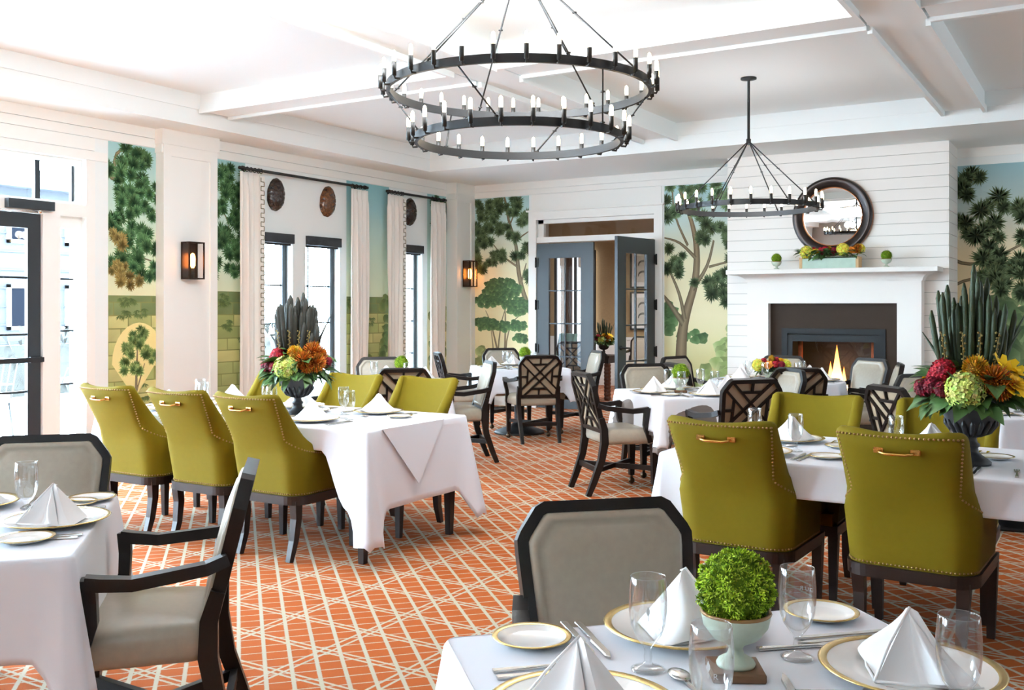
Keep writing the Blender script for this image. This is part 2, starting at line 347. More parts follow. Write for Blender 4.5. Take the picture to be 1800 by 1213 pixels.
for y0, y1, nm in ((4.70, 5.655, 'door_leaf'), (3.74, 4.69, 'door_leaf')):
    f = MB()
    for a in ((y0, 0, y0+.13, 2.38), (y1-.13, 0, y1, 2.38), (y0+.13, 2.24, y1-.13, 2.38), (y0+.13, 0, y1-.13, .25)): f.box((-.06, a[0], a[1]), (-.012, a[2], a[3]))
    L_ = f.build('door_leaf', BLKWIN, o)
    MB().box((-.04, y0+.13, .25), (-.034, y1-.13, 2.24)).build('glass', PANE, L_)
    for zz in (1.765, 1.235, .70): MB().box((-.05, y0+.13, zz), (-.025, y1-.13, zz+.02)).build('muntin', BLKWIN, L_)
    MB().box((.015, y0+.02, .985), (.055, y1-.005, 1.03)).box((-.012, y0+.03, .98), (.02, y0+.1, 1.035)).box((-.012, y1-.12, .98), (.02, y1-.005, 1.035)).build('push_bar', BLACK, L_)
MB().box((.02, 5.28, 2.41), (.085, 5.74, 2.495)).build('door_closer', BLKWIN, o)
MB().tube([(.06, 5.60, 2.40), (.13, 5.40, 2.385), (.05, 5.16, 2.385)], .009, 6).tube([(.06, 5.60, 2.42), (.06, 5.60, 2.38)], .018).build('closer_arm', STEEL, o)
# ------------------------------------------------------------- double doors in the back wall
o = empty('trim_3', ((DX0+DX1)/2, YB, 0)); structure(o, 'white casing and transom round the double doors')
c0 = (DX0+DX1)/2; h = (DX1-DX0)/2
f = MB()
for a, z0, b, z1 in ((-h-.13, 0, -h, 2.92), (h, 0, h+.13, 2.92), (-h, 2.80, h, 2.92)): f.box((a, -.02, z0), (b, 0, z1))
f.box((-h-.16, -.05, 2.92), (h+.16, 0, 2.945)).box((-h, 0, 2.46), (h, .16, 2.54)).box((-h, .05, 2.54), (-h+.09, .12, 2.8)).box((-h, .05, 2.745), (h, .12, 2.8)).build('casing', WHITE2, o)
MB().box((-h+.09, .08, 2.54), (h, .086, 2.745)).build('transom_glass', PANE, o)
def leaf(name, M, lab, hinge, lever, flip=False):
    e = empty(name); structure(e, lab); e.matrix_world = M
    W, H, t = .94, 2.44, .045
    YY = (lambda y: t-y) if flip else (lambda y: y)
    f = MB()
    gx0, gx1, g0, g1 = .205, .735, .29, 2.225
    for a, z0, b, z1 in ((0, .01, gx0, H), (gx1, .01, W, H), (gx0, .01, gx1, g0), (gx0, g1, gx1, H)): f.box((a, 0, z0), (b, t, z1))
    f.build('stile_and_rail_frame', GREYDOOR, e)
    MB().box((gx0, t/2-.003, g0), (gx1, t/2+.003, g1)).build('glass', PANE, e)
    mb = MB().box(((gx0+gx1)/2-.009, .008, g0), ((gx0+gx1)/2+.009, t-.008, g1)).mesh('muntin', GREYDOOR); put('muntin', mb, e)
    for k in (1, 2, 3):
        zz = g0+(g1-g0)*k/4; MB().box((gx0, .008, zz-.009), (gx1, t-.008, zz+.009)).build('muntin', GREYDOOR, e)
    for zz in (.82, 1.47, 2.1): MB().box((hinge-.028, YY(-.014), zz), (hinge+.028, YY(-.001), zz+.13)).tube([(hinge-.01, YY(-.016), zz-.01), (hinge-.01, YY(-.016), zz+.14)], .013).build('hinge', BLACK, e)
    if lever is not None:
        s = 1 if lever > .5 else -1
        MB().lathe([(0, 0), (.03, 0), (.03, .02), (0, .02)], 16, M=Matrix.Translation((lever, YY(0), .96)) @ Matrix.Rotation(-pi/2 if flip else pi/2, 4, 'X')).tube([(lever, YY(-.01), .96), (lever, YY(-.06), .96), (lever-s*.05, YY(-.065), .96), (lever-s*.14, YY(-.06), .955)], .011).build('lever_handle', BLACK, e)
    return e
leaf('door_2', Matrix.Translation((DX0+.005, YB-.005, 0)), 'closed slate grey glazed leaf of the double doors', 0, None)
ang = radians(-98.1)   # open leaf swings from its right hinge into the dining room
leaf('door_3', Matrix.Translation((DX1-.02, YB-.03, 0)) @ Matrix.Rotation(ang, 4, 'Z'), 'open slate grey glazed leaf with a black lever', 0, .87, True)
# ------------------------------------------------------------- room beyond the doors
GRASS = mat('tan_grasscloth', (160, 134, 98), .9, bump=.3, bscale=90, var=.15, vscale=30)
q = structure(MB().box((-9.6, 17.2, .9), (-3, 17.4, 3.3)).box((-2.9, YB+.16, 0), (-2.7, 17.4, 3.3)).build('wall_back_room', GRASS), 'tan grasscloth wall of the room beyond the doors')
structure(MB().box((-9.6, 17.14, 0), (-3, 17.2, .9)).box((-9.6, 17.12, .88), (-3, 17.2, .93)).box((-9.6, 17.12, 0), (-3, 17.2, .15)).build('trim_4', WHITE2), 'white wainscot of the room beyond the doors')
structure(MB().box((-9.8, YB+.16, 3.3), (-2.7, 17.4, 3.4)).build('ceiling_back_room', CEIL), 'white ceiling of the room beyond the doors')
structure(MB().box((-9.8, YB+.16, 0), (-9.6, 17.4, 3.3)).build('wall_left_back_room', WHITE), 'pale side wall of the room beyond the doors')
structure(MB().box((-9.6, YB+.02, 0), (XL-.2, YB+.16, 3.3)).build('wall_near_back_room', WHITE), 'near wall of the room beyond the doors')
# ------------------------------------------------------------- murals (flat printed panels: vertex coloured, paper thin relief)
def mix(a, b, t): return tuple(x+(y-x)*t for x, y in zip(a, b))
class Mural:
    def __init__(s, P, d, nrm, w, h, seed):
        s.P, s.d, s.n, s.w, s.h, s.mb, s.k, s.r = Vector(P), Vector(d), Vector(nrm), w, h, MB(), 0, random.Random(seed)
    def pt(s, x, y, o): return s.P+s.d*min(max(x, 0), s.w)+Vector((0, 0, min(max(y, 0), s.h)))+s.n*o
    def off(s): s.k += 1; return .0016+s.k*.000008
    def poly(s, pts, cols, fs):
        o = s.off(); s.mb.add([s.pt(x, y, o) for x, y in pts], fs, False, cols)
    def sky(s, stops):      # stops: (y fraction, colour)
        vs = []; cs = []; fs = []
        for i, (y, c) in enumerate(stops):
            vs += [s.pt(0, y*s.h, .0012), s.pt(s.w, y*s.h, .0012)]; cs += [lin(c)]*2
            if i: fs.append((2*i-2, 2*i-1, 2*i+1, 2*i))
        s.mb.add(vs, fs, False, cs)
    def tuft(s, x, y, r, c0, c1, n=34, a0=0, a1=2*pi):
        if x < -r or x > s.w+r: return
        pts = [(x, y)]; cols = [c0]; fs = []
        for i in range(n):
            a = a0+(a1-a0)*(i+s.r.random())/n; rr = r*s.r.uniform(.72, 1.05); da = .11
            pts += [(x+rr*.55*cos(a-da*1.3), y+rr*.55*sin(a-da*1.3)), (x+rr*cos(a), y+rr*sin(a)), (x+rr*.55*cos(a+da*1.3), y+rr*.55*sin(a+da*1.3))]
            j = len(pts)-3; q = s.r.uniform(.75, 1.25); m = mix(c0, c1, .35)
            cols += [tuple(v*q for v in m), tuple(v*q for v in c1), tuple(v*q for v in m)]; fs += [(0, j, j+1, j+2)]
        s.poly(pts, cols, fs)
    def puff(s, x, y, r, c0, c1, n=11):
        pts = [(x, y)]; cols = [c0]
        for i in range(n):
            a = 2*pi*i/n; rr = r*s.r.uniform(.75, 1.1); pts.append((x+rr*cos(a), y+rr*.8*sin(a))); cols.append(mix(c1, c0, .25+.75*max(0, sin(a))))
        s.poly(pts, cols, [(0, i+1, (i+1) % n+1) for i in range(n)])
    def line(s, pts, w0, w1, c=(88, 76, 58), hi=(150, 134, 104)):
        n = len(pts); v = []; cols = []; c = lin(c); hi = lin(hi)
        P = []
        for i in range(n-1):     # smooth a little
            for t in (0, .33, .66): P.append(tuple(a+(b-a)*t for a, b in zip(pts[i], pts[i+1])))
        P.append(pts[-1])
        for _ in range(2): P = [P[0]]+[tuple((a+2*b+c_)/4 for a, b, c_ in zip(P[i-1], P[i], P[i+1])) for i in range(1, len(P)-1)]+[P[-1]]
        m = len(P)
        for i, (x, y) in enumerate(P):
            a, b = P[max(i-1, 0)], P[min(i+1, m-1)]; l = hypot(b[0]-a[0], b[1]-a[1]) or 1; nx, ny = -(b[1]-a[1])/l, (b[0]-a[0])/l
            ww = w0+(w1-w0)*i/(m-1)
            v += [(x*s.w+nx*ww, y*s.h+ny*ww), (x*s.w, y*s.h), (x*s.w-nx*ww, y*s.h-ny*ww)]; cols += [c, mix(c, hi, .8), c]
        s.poly(v, cols, [(3*i+k, 3*i+k+1, 3*i+k+4, 3*i+k+3) for i in range(m-1) for k in (0, 1)])
    def region(s, ells, r, den, c0, c1, kind='tuft'):
        c0, c1 = lin(c0), lin(c1)
        for ex, ey, ea, eb in ells:
            A = ea*s.w*eb*s.h*pi; n = max(2, int(den*A/(r*r)))
            pts = [(ex*s.w+ea*s.w*sqrt(q)*cos(t), ey*s.h+eb*s.h*sqrt(q)*sin(t)) for q, t in ((s.r.random(), s.r.random()*2*pi) for _ in range(n))]
            for x, y in sorted(pts, key=lambda p: -p[1]):
                q = s.r.uniform(.7, 1.25)
                (s.tuft if kind == 'tuft' else s.puff)(x, y, r*s.r.uniform(.75, 1.2), tuple(v*q for v in c0), tuple(v*q for v in c1))
    def wall(s, y1, arch=None, x1=1.0):
        s.poly([(0, 0), (s.w*x1, 0), (s.w*x1, y1), (0, y1)], [lin((128, 128, 74))]*4, [(0, 1, 2, 3)])
        bh = .135; y = 0; row = 0
        while y < y1-.02:
            x = -(row % 2)*.16; top = y+bh > y1-.16
            while x < s.w*x1:
                bw = s.r.uniform(.22, .36); q = s.r.uniform(.85, 1.15); c = tuple(v*q for v in lin(s.r.choice(((180, 178, 112), (170, 170, 108), (188, 180, 118), (160, 164, 100)) if not top else ((130, 140, 90), (120, 132, 84)))))
                x0, x2 = max(x+.006, 0), min(x+bw-.006, s.w*x1)
                if x2 > x0+.02:
                    c2 = tuple(v*.8 for v in c); s.poly([(x0, y+.006), (x2, y+.006), (x2, min(y+bh-.006, y1)), (x0, min(y+bh-.006, y1))], [c2, c, c, c], [(0, 1, 2, 3)])
                x += bw
            y += bh; row += 1
        for _ in range(int(14*s.w)):
            x, yy = s.r.random()*s.w*x1, s.r.random()*y1
            for k in range(6): s.tuft(x+s.r.uniform(-.06, .06), yy+s.r.uniform(-.04, .05), .07, lin((74, 92, 52)), lin((116, 128, 70)), 9, pi*1.1, pi*1.9)
    def done(s, parent): return s.mb.build('mural', MURAL, parent, cols=True)
DK, TIP = (34, 48, 28), (112, 132, 90)
zb, mh = .2, 2.975
# back wall, left of the doors
m = Mural((-8.44, YB, zb), (1, 0, 0), (0, -1, 0), .97, mh, 1)
m.sky([(0, (206, 200, 150)), (.25, (236, 224, 178)), (.5, (240, 226, 180)), (.7, (226, 226, 196)), (.88, (190, 214, 210)), (1, (168, 204, 206))])
m.region([(.1, .12, .35, .1), (.9, .06, .3, .05)], .10, 1.4, (132, 142, 90), (196, 200, 138), 'puff')
m.line([(1.05, .40), (.9, .5), (.8, .62), (.78, .75), (.62, .88), (.55, 1.02)], .05, .018)
m.line([(.8, .64), (.5, .7), (.35, .76)], .018, .008); m.line([(.78, .78), (1, .82)], .016, .008); m.line([(.86, .56), (.95, .66)], .02, .01); m.line([(.66, .86), (.85, 1.0)], .014, .008)
for p in ([(.32, .05), (.36, .2), (.3, .33)], [(.46, .04), (.42, .2), (.5, .38), (.62, .46)], [(.6, .05), (.56, .22), (.66, .36), (.95, .42)], [(.42, .22), (.3, .36), (.2, .42)], [(.56, .22), (.58, .42), (.5, .5)]): m.line(p, .018, .006, (110, 100, 74))
m.region([(.5, .53, .34, .05), (.28, .47, .28, .03), (.78, .44, .24, .04), (.66, .34, .3, .025), (.2, .35, .24, .03), (.85, .28, .12, .02)], .05, 2.6, (62, 88, 54), (120, 146, 92), 'puff')
m.region([(.2, .93, .26, .06), (.55, .96, .3, .04), (.85, .92, .2, .06), (.12, .8, .2, .08), (.42, .85, .24, .05), (.2, .69, .26, .05), (.62, .71, .2, .035), (.74, .8, .12, .03), (.95, .72, .1, .05), (.1, .63, .14, .03), (.95, .6, .08, .04)], .105, 1.15, DK, TIP)
m.done(wb)
# back wall, right of the doors
m = Mural((-5.30, YB, zb), (1, 0, 0), (0, -1, 0), 1.15, mh, 2)
m.sky([(0, (190, 196, 130)), (.2, (222, 214, 158)), (.4, (240, 228, 186)), (.65, (234, 226, 188)), (.82, (200, 216, 208)), (1, (166, 202, 206))])
m.region([(.8, .12, .3, .16), (.1, .06, .2, .08), (.95, .3, .14, .1), (.4, .05, .3, .04)], .11, 1.5, (146, 166, 104), (206, 212, 152), 'puff')
m.region([(.05, .38, .14, .07), (.3, .3, .18, .02)], .09, 2, (74, 104, 62), (120, 146, 96), 'puff')
m.line([(.2, .0), (.21, .15), (.22, .32), (.3, .44), (.4, .55), (.42, .7), (.36, .82), (.2, .98)], .095, .022, (96, 80, 60), (156, 136, 106))
m.line([(.24, .36), (.06, .46), (-.05, .5)], .045, .025); m.line([(.26, .38), (.2, .5), (.05, .62)], .03, .016); m.line([(.36, .52), (.55, .62), (.62, .74)], .035, .014); m.line([(.4, .66), (.2, .74), (.0, .76)], .028, .01); m.line([(.3, .72), (.12, .86), (.1, 1)], .02, .01); m.line([(.56, .62), (1, .66)], .018, .008)
m.region([(.15, .98, .2, .03), (.6, .94, .34, .05), (.9, .9, .16, .07), (.12, .88, .14, .04), (.3, .9, .12, .04)], .1, 1.0, (62, 88, 56), (134, 158, 112))
m.region([(.12, .66, .16, .06), (.22, .6, .1, .03), (.68, .78, .24, .07), (.9, .7, .14, .06), (.62, .56, .24, .05), (.85, .55, .16, .06), (.75, .48, .2, .03), (.55, .84, .12, .03), (.06, .9, .1, .05), (.95, .8, .1, .05)], .115, 1.05, DK, TIP)
m.done(wb)
# alcove right of the chimney breast
m = Mural((-1.57, YB, zb), (1, 0, 0), (0, -1, 0), 2.2, mh, 3)
m.sky([(0, (150, 160, 100)), (.3, (196, 184, 136)), (.5, (226, 204, 160)), (.66, (222, 204, 166)), (.82, (180, 192, 184)), (1, (150, 186, 192))])
m.region([(.3, .3, .3, .2), (.62, .25, .4, .24), (.1, .2, .2, .15)], .16, 1.6, (70, 92, 58), (134, 148, 100), 'puff')
m.line([(-.02, .62), (.1, .60), (.26, .66), (.4, .72)], .022, .01); m.line([(-.02, .53), (.12, .56), (.28, .56)], .02, .01); m.line([(-.02, .78), (.05, .8)], .02, .01)
m.region([(.06, .9, .08, .07), (.14, .84, .1, .04), (.04, .76, .05, .04), (.14, .74, .1, .05), (.36, .83, .12, .06), (.5, .88, .12, .06), (.42, .74, .16, .07), (.2, .63, .14, .05), (.34, .6, .14, .08), (.12, .55, .1, .04), (.26, .5, .12, .04), (.5, .6, .12, .08), (.7, .7, .2, .2)], .135, 1.1, DK, (104, 122, 82))
m.done(wb)
# left wall strips (far to near order along Y)
def strip(y0, y1, seed): return Mural((XL, y0, zb), (0, 1, 0), (1, 0, 0), y1-y0, mh, seed)
def tree_top(m, dens=1.15, c1=(100, 138, 84)):
    m.region([(.5, .93, .55, .06), (.6, .84, .5, .06), (.5, .75, .55, .06), (.6, .66, .5, .06), (.35, .58, .35, .04), (.75, .57, .3, .04)], .1, dens, (28, 62, 38), c1)
m = strip(6.38, 6.965, 4)
m.sky([(0, (206, 196, 120)), (.35, (232, 216, 160)), (.6, (214, 222, 190)), (1, (160, 200, 200))])
m.wall(1.42)
P = [(.62+.5*cos(a), .85+.5*sin(a)*.95) for a in [pi*k/12 for k in range(13)]]
pts = [(.02+.60*m.w+.56*m.w*cos(a), .72+.42*sin(a)) for a in [pi*k/14 for k in range(15)]]+[(.02+.04*m.w, .0), (.02+1.16*m.w, .0)]
m.poly(pts+[(.6*m.w, .4)], [lin((226, 206, 140))]*15+[lin((206, 190, 112))]*2+[lin((222, 204, 138))], [(i, i+1, 17) for i in range(14)]+[(14, 16, 17), (16, 15, 17), (15, 0, 17)])
m.line([(.55, .0), (.57, .18), (.6, .3)], .022, .008); m.line([(.57, .14), (.75, .24)], .014, .006)
m.region([(.62, .34, .2, .03), (.5, .29, .2, .03), (.85, .26, .16, .04), (.3, .24, .1, .03), (.6, .23, .2, .02)], .07, 1.3, (70, 104, 54), (150, 168, 96))
m.line([(-.05, .9), (.15, .86), (.1, .97), (.5, .985)], .03, .014, (92, 76, 48)); m.line([(0, .74), (.3, .7), (.5, .62), (.9, .6)], .014, .007)
tree_top(m); m.region([(.2, .56, .25, .03), (.15, .66, .14, .04), (.4, .53, .3, .02)], .08, 1.2, (116, 92, 44), (176, 150, 84))
m.done(wl)
m = strip(7.69, 8.22, 5); m.sky([(0, (206, 196, 120)), (.4, (226, 224, 180)), (.7, (206, 222, 204)), (1, (160, 200, 200))]); m.wall(1.48); m.line([(.2, .84), (.5, .78), (.6, .66)], .014, .007); tree_top(m, .95); m.done(wl)
m = strip(10.0, 10.9, 6); m.sky([(0, (206, 196, 120)), (.42, (224, 228, 190)), (.7, (196, 218, 200)), (.88, (160, 198, 200)), (1, (134, 184, 190))]); m.wall(1.44); m.region([(.45, .1, .12, .12), (.9, .3, .1, .2)], .08, .8, (96, 112, 62), (140, 146, 84), 'puff'); m.done(wl)
m = strip(11.80, 12.29, 7); m.sky([(0, (210, 196, 130)), (.3, (226, 210, 160)), (.6, (206, 224, 206)), (1, (160, 200, 200))]); m.region([(.6, .93, .5, .06), (.7, .85, .4, .04), (.65, .66, .3, .05), (.6, .5, .3, .02)], .1, 1.1, (34, 70, 46), (100, 138, 96)); m.region([(.6, .4, .4, .1), (.5, .2, .4, .1)], .09, 1.4, (116, 132, 76), (190, 180, 120), 'puff'); m.done(wl)
# ------------------------------------------------------------- grounds outside the windows
SNOW = mat('snow', (236, 240, 246), .9)
structure(MB().box((-60, -25, -.2), (XL-.2, YB+.02, -.03)).box((-60, YB+.02, -.2), (-9.8, 50, -.03)).build('ground', SNOW), 'snow covered terrace outside the glazed door')
e = empty('pavilion', (-20.5, 16.0, 0), 0, 'pale blue grey pavilion beyond the snowy terrace, left glass door', 'building')
WALLB = mat('blue_grey_siding', (27, 28, 33), .7)
MB().box((-3, -4.2, 0), (0, 1.6, 4.1)).build('wall', WALLB, e)
for k in range(9): MB().box((0, -4.2, .3+k*.4), (.03, 1.6, .33+k*.4)).build('siding_joint', mat('siding_joint', (20, 21, 25), .7), e)
MB().box((-3.4, -4.6, 4.1), (.4, 2.0, 4.5)).build('roof', mat('roof_fascia', (40, 41, 46), .6), e)
for y0, z0 in ((-3.4, 1.0), (-2.0, 1.0), (-.6, 1.0), (-3.4, 2.9), (-2.0, 2.9), (-.6, 2.9), (.7, 1.0)):
    f = MB()
    for a in ((y0, z0, y0+.08, z0+1.0), (y0+.72, z0, y0+.8, z0+1.0), (y0, z0, y0+.8, z0+.08), (y0, z0+.92, y0+.8, z0+1)): f.box((0, a[0], a[1]), (.06, a[2], a[3]))
    fo = f.build('window', WHITE2, e); MB().box((0, y0+.08, z0+.08), (.04, y0+.72, z0+.92)).build('pane', mat('dark_pane', (14, 16, 21), .95, spec=0), fo)
hd = MB()
for i in range(900):
    x, y, zz = R.uniform(-16.4, -15.8), R.uniform(3.5, 17.5), R.uniform(-.05, 1.0); a = R.random()*6.28; k = R.uniform(.05, .12)
    hd.add([(x, y, zz), (x+k*cos(a), y+k*sin(a), zz+.15), (x-k*sin(a), y+k*cos(a), zz+.18)], [(0, 1, 2)], False)
hd.box((-16.3, 3.5, -.1), (-15.9, 17.5, .85))
tag(hd.build('hedge', mat('winter_hedge', (30, 27, 20), .9, var=.4, vscale=20)), 'low brown winter hedge behind the snowy terrace chairs', 'hedge', None, 'stuff')
def patio_chair():
    o = empty('patio_chair'); WIRE = mat('pale_wire', (26, 26, 28), .4)
    for x, y in ((-.24, -.22), (.24, -.22), (-.22, .24), (.22, .24)): MB().tube([(x*1.15, y*1.15, -.03), (x, y, .42)], .013, 6).build('leg', WIRE, o)
    MB().box((-.26, -.24, .41), (.26, .26, .43)).build('seat', WIRE, o)
    MB().box((-.25, -.23, .43), (.25, .24, .5)).build('snow_cap', SNOW, o)
    b = MB()
    for k in range(7): b.tube([(-.24+.08*k, -.24, .42), (-.26+.087*k, -.34, .9)], .008, 5)
    b.tube([(-.26, -.34, .9), (.26, -.34, .9)], .014, 6).build('backrest', WIRE, o)
    for s in (-1, 1): MB().tube([(s*.25, -.28, .62), (s*.27, .1, .64), (s*.25, .2, .42)], .011, 6).build('arm', WIRE, o)
    return o
place('patio', patio_chair, (-10.9, 6.35, 0), radians(200), 'snow capped wire patio chair seen through the glass door', 'chair')
place('patio', patio_chair, (-12.6, 8.9, 0), radians(120), 'snow capped wire patio chair seen through the narrow sidelight', 'chair')
# ------------------------------------------------------------- leather armchair with a fretwork back
def back_pt(u, v, o):     # back plane: u across, v up from z .50, o towards the sitter
    return (u, -.215-.25*v+o*.97, .50+v+o*.24)
def outline(k):           # chamfered back outline, shrunk by k
    pts = [(-.22, 0), (.22, 0), (.247, .34), (.248, .375), (.237, .397), (.193, .457), (.168, .47), (-.168, .47), (-.193, .457), (-.237, .397), (-.248, .375), (-.247, .34)]
    cx, cy_ = 0, .226
    out = []
    n = len(pts)
    for i, (x, y) in enumerate(pts):
        (ax, ay), (bx, by) = pts[i-1], pts[(i+1) % n]
        d1 = Vector((x-ax, y-ay)).normalized(); d2 = Vector((bx-x, by-y)).normalized(); nn = Vector((-(d1+d2).y, (d1+d2).x)).normalized()
        c = max(.6, nn.dot(Vector((-d1.y, d1.x)))); out.append((x+nn.x*k/c, y+nn.y*k/c))
    return out
def armchair():
    o = empty('dining_armchair')
    # seat
    def rr(hx0, hx1, y0, y1, z, r, k=0):
        pts = []
        for cx, cy_, a0 in ((hx1-r, y1-r, 0), (-hx1+r, y1-r, 90), (-hx0+r, y0+r, 180), (hx0-r, y0+r, 270)):
            for a in (0, 30, 60, 90): pts.append((cx+(r-k)*cos(radians(a0+a)), cy_+(r-k)*sin(radians(a0+a)), z))
        return pts
    s = MB().loft([rr(.235, .265, -.205, .245, .405, .05, .012), rr(.24, .27, -.21, .25, .415, .05), rr(.245, .275, -.212, .255, .44, .05, -.003), rr(.245, .275, -.212, .255, .485, .05), rr(.235, .262, -.205, .24, .512, .05, .004), rr(.2, .22, -.17, .2, .525, .05, .0), rr(.1, .1, -.1, .1, .53, .05)], True, True, True)
    s.build('seat', TAN, o)
    # back: frame ring, front pad, rear cloth, lattice
    ro, ri = outline(0), outline(.03)
    f = MB(); n = len(ro)
    f.loft([[back_pt(u, v, -.02) for u, v in ri], [back_pt(u, v, -.02) for u, v in ro], [back_pt(u, v, .022) for u, v in ro], [back_pt(u, v, .022) for u, v in ri], [back_pt(u, v, -.02) for u, v in ri]], False)
    f.build('back_frame', ESP, o)
    pad = []; o3 = outline(.028)
    for k, dpt in ((0, .004), (.004, .024), (.012, .032), (.026, .035), (.03, .031), (.05, .040), (.11, .047), (.2, .05)):
        pad.append([back_pt(u*(1-k/.235), .236+(v-.236)*(1-k/.235), dpt) for u, v in o3])
    MB().loft(pad, True, True, True).build('back_pad', TAN, o)
    MB().loft([[back_pt(u, v, .004) for u, v in outline(.028)], [back_pt(u, v, .0) for u, v in outline(.028)]], True).build('rear_cloth', TANBACK, o)
    l = MB()
    def bar(a, b, wd=.009):
        (x0, y0), (x1, y1) = a, b; d = Vector((x1-x0, y1-y0)).normalized(); px, py = -d.y*wd, d.x*wd
        q = [(x0+px, y0+py), (x1+px, y1+py), (x1-px, y1-py), (x0-px, y0-py)]
        l.loft([[back_pt(u, v, -.016) for u, v in q], [back_pt(u, v, .003) for u, v in q]], True)
    C = lambda x, y: (x*.216, .236+y*.208)
    for sx in (1, -1):
        bar(C(-.76*sx, 1.01), C(1.02*sx, -.77)); bar(C(-1.02*sx, .77), C(.76*sx, -1.01))
        bar(C(-.4, .65*sx), C(.4, .65*sx)); bar(C(0, .65*sx), C(0, 1.02*sx)); bar(C(.65*sx, -.4), C(.65*sx, .4)); bar(C(.65*sx, 0), C(1.02*sx, 0))
    l.build('lattice', ESP, o)
    # legs: raked sabre rear legs, straight front legs on ball casters
    for sx in (-1, 1):
        MB().tube([(sx*.21, -.345, 0), (sx*.214, -.295, .12), (sx*.22, -.238, .28), (sx*.225, -.213, .42), (sx*.225, -.216, .53), (sx*.228, -.242, .62)], [.8, .95, 1.05, 1.15, 1.05, .85], sec=sq(.026, .019), up=(0, 1, 0), smooth=False).build('leg', ESP, o)
    for sx in (-1, 1):
        L_ = MB().tube([(sx*.238, .21, .42), (sx*.236, .21, .075)], [1.15, .8], sec=sq(.025, .025), up=(0, 1, 0), smooth=False).build('leg', ESP, o)
        MB().sphere((sx*.236, .21, .029), .029, 12, 8).tube([(sx*.236, .21, .08), (sx*.236, .21, .05)], .013, 8).build('caster', mat('bronze_caster', (84, 66, 50), .3, .9), L_)
    for sx in (-1, 1):
        p = [(sx*.242, -.272, .722), (sx*.258, -.21, .700), (sx*.276, -.10, .686), (sx*.292, .0, .674), (sx*.302, .09, .682), (sx*.305, .13, .688)]
        MB().tube(p, [.95, 1, 1, 1, 1.05, 1.05], sec=sq(.019, .021), up=(0, 0, 1), smooth=False).tube([(sx*.305, .12, .70), (sx*.298, .115, .63), (sx*.28, .115, .56), (sx*.27, .14, .48), (sx*.266, .16, .42)], [1.1, 1, .95, .95, .95], sec=sq(.02, .019), up=(0, 1, 0), smooth=False).build('arm', ESP, o)
    MB().tube([(-.216, -.265, .205), (.234, .205, .205)], 1, sec=sq(.02, .012), up=(0, 0, 1), smooth=False).tube([(.216, -.265, .205), (-.234, .205, .205)], 1, sec=sq(.018, .012), up=(0, 0, 1), smooth=False).tube([(-.214, -.262, .205), (.214, -.262, .205)], 1, sec=sq(.02, .012), up=(0, 0, 1), smooth=False).build('stretcher', ESP, o)
    return o
# ------------------------------------------------------------- olive barrel chair with nail heads
def dims(z):
    t = min(max((z-.62)/.38, 0), 1); lo = min(max((z-.36)/.26, 0), 1); Wd = .262+.02*lo-.036*min(1, max(0, z-.63)/.09)**.8+.022*t; r = .105-.06*t
    return Wd, r, Wd-r, r*pi/2, .40
def plan(s, z):           # s: 0 centre of the back .. 1 end of the arm, signed; returns outer point and inward normal
    sg = 1 if s >= 0 else -1; a = abs(s)
    t = min(max((z-.62)/.38, 0), 1); lo = min(max((z-.36)/.26, 0), 1)
    Wd, r, Lb, La, Ls = dims(z)
    tot = Lb+La+Ls; d = a*tot
    lean = .035*lo+.15*t**1.15
    if d < Lb: x, y, nx, ny = d, 0, 0, 1
    elif d < Lb+La:
        q = (d-Lb)/r; x, y, nx, ny = Lb+r*sin(q), r-r*cos(q), -sin(q), cos(q)
    else: x, y, nx, ny = Wd, r+(d-Lb-La), -1, 0
    bow = .065*t*(1-min(1, x/Wd)**2)
    return Vector((sg*x, -.30+y-lean-bow, z)), Vector((sg*nx, ny, 0)), d-Lb-La*.8
def top_h(s):
    e = plan(s, .9)[2]
    if e <= 0: return .985+.015*abs(s*4)**2 if abs(s) < .25 else 1.0
    q = min(e/.36, 1); return .655+(1.0-.655)*(1-q)**6
SS = [i/30 for i in range(-30, 31)]
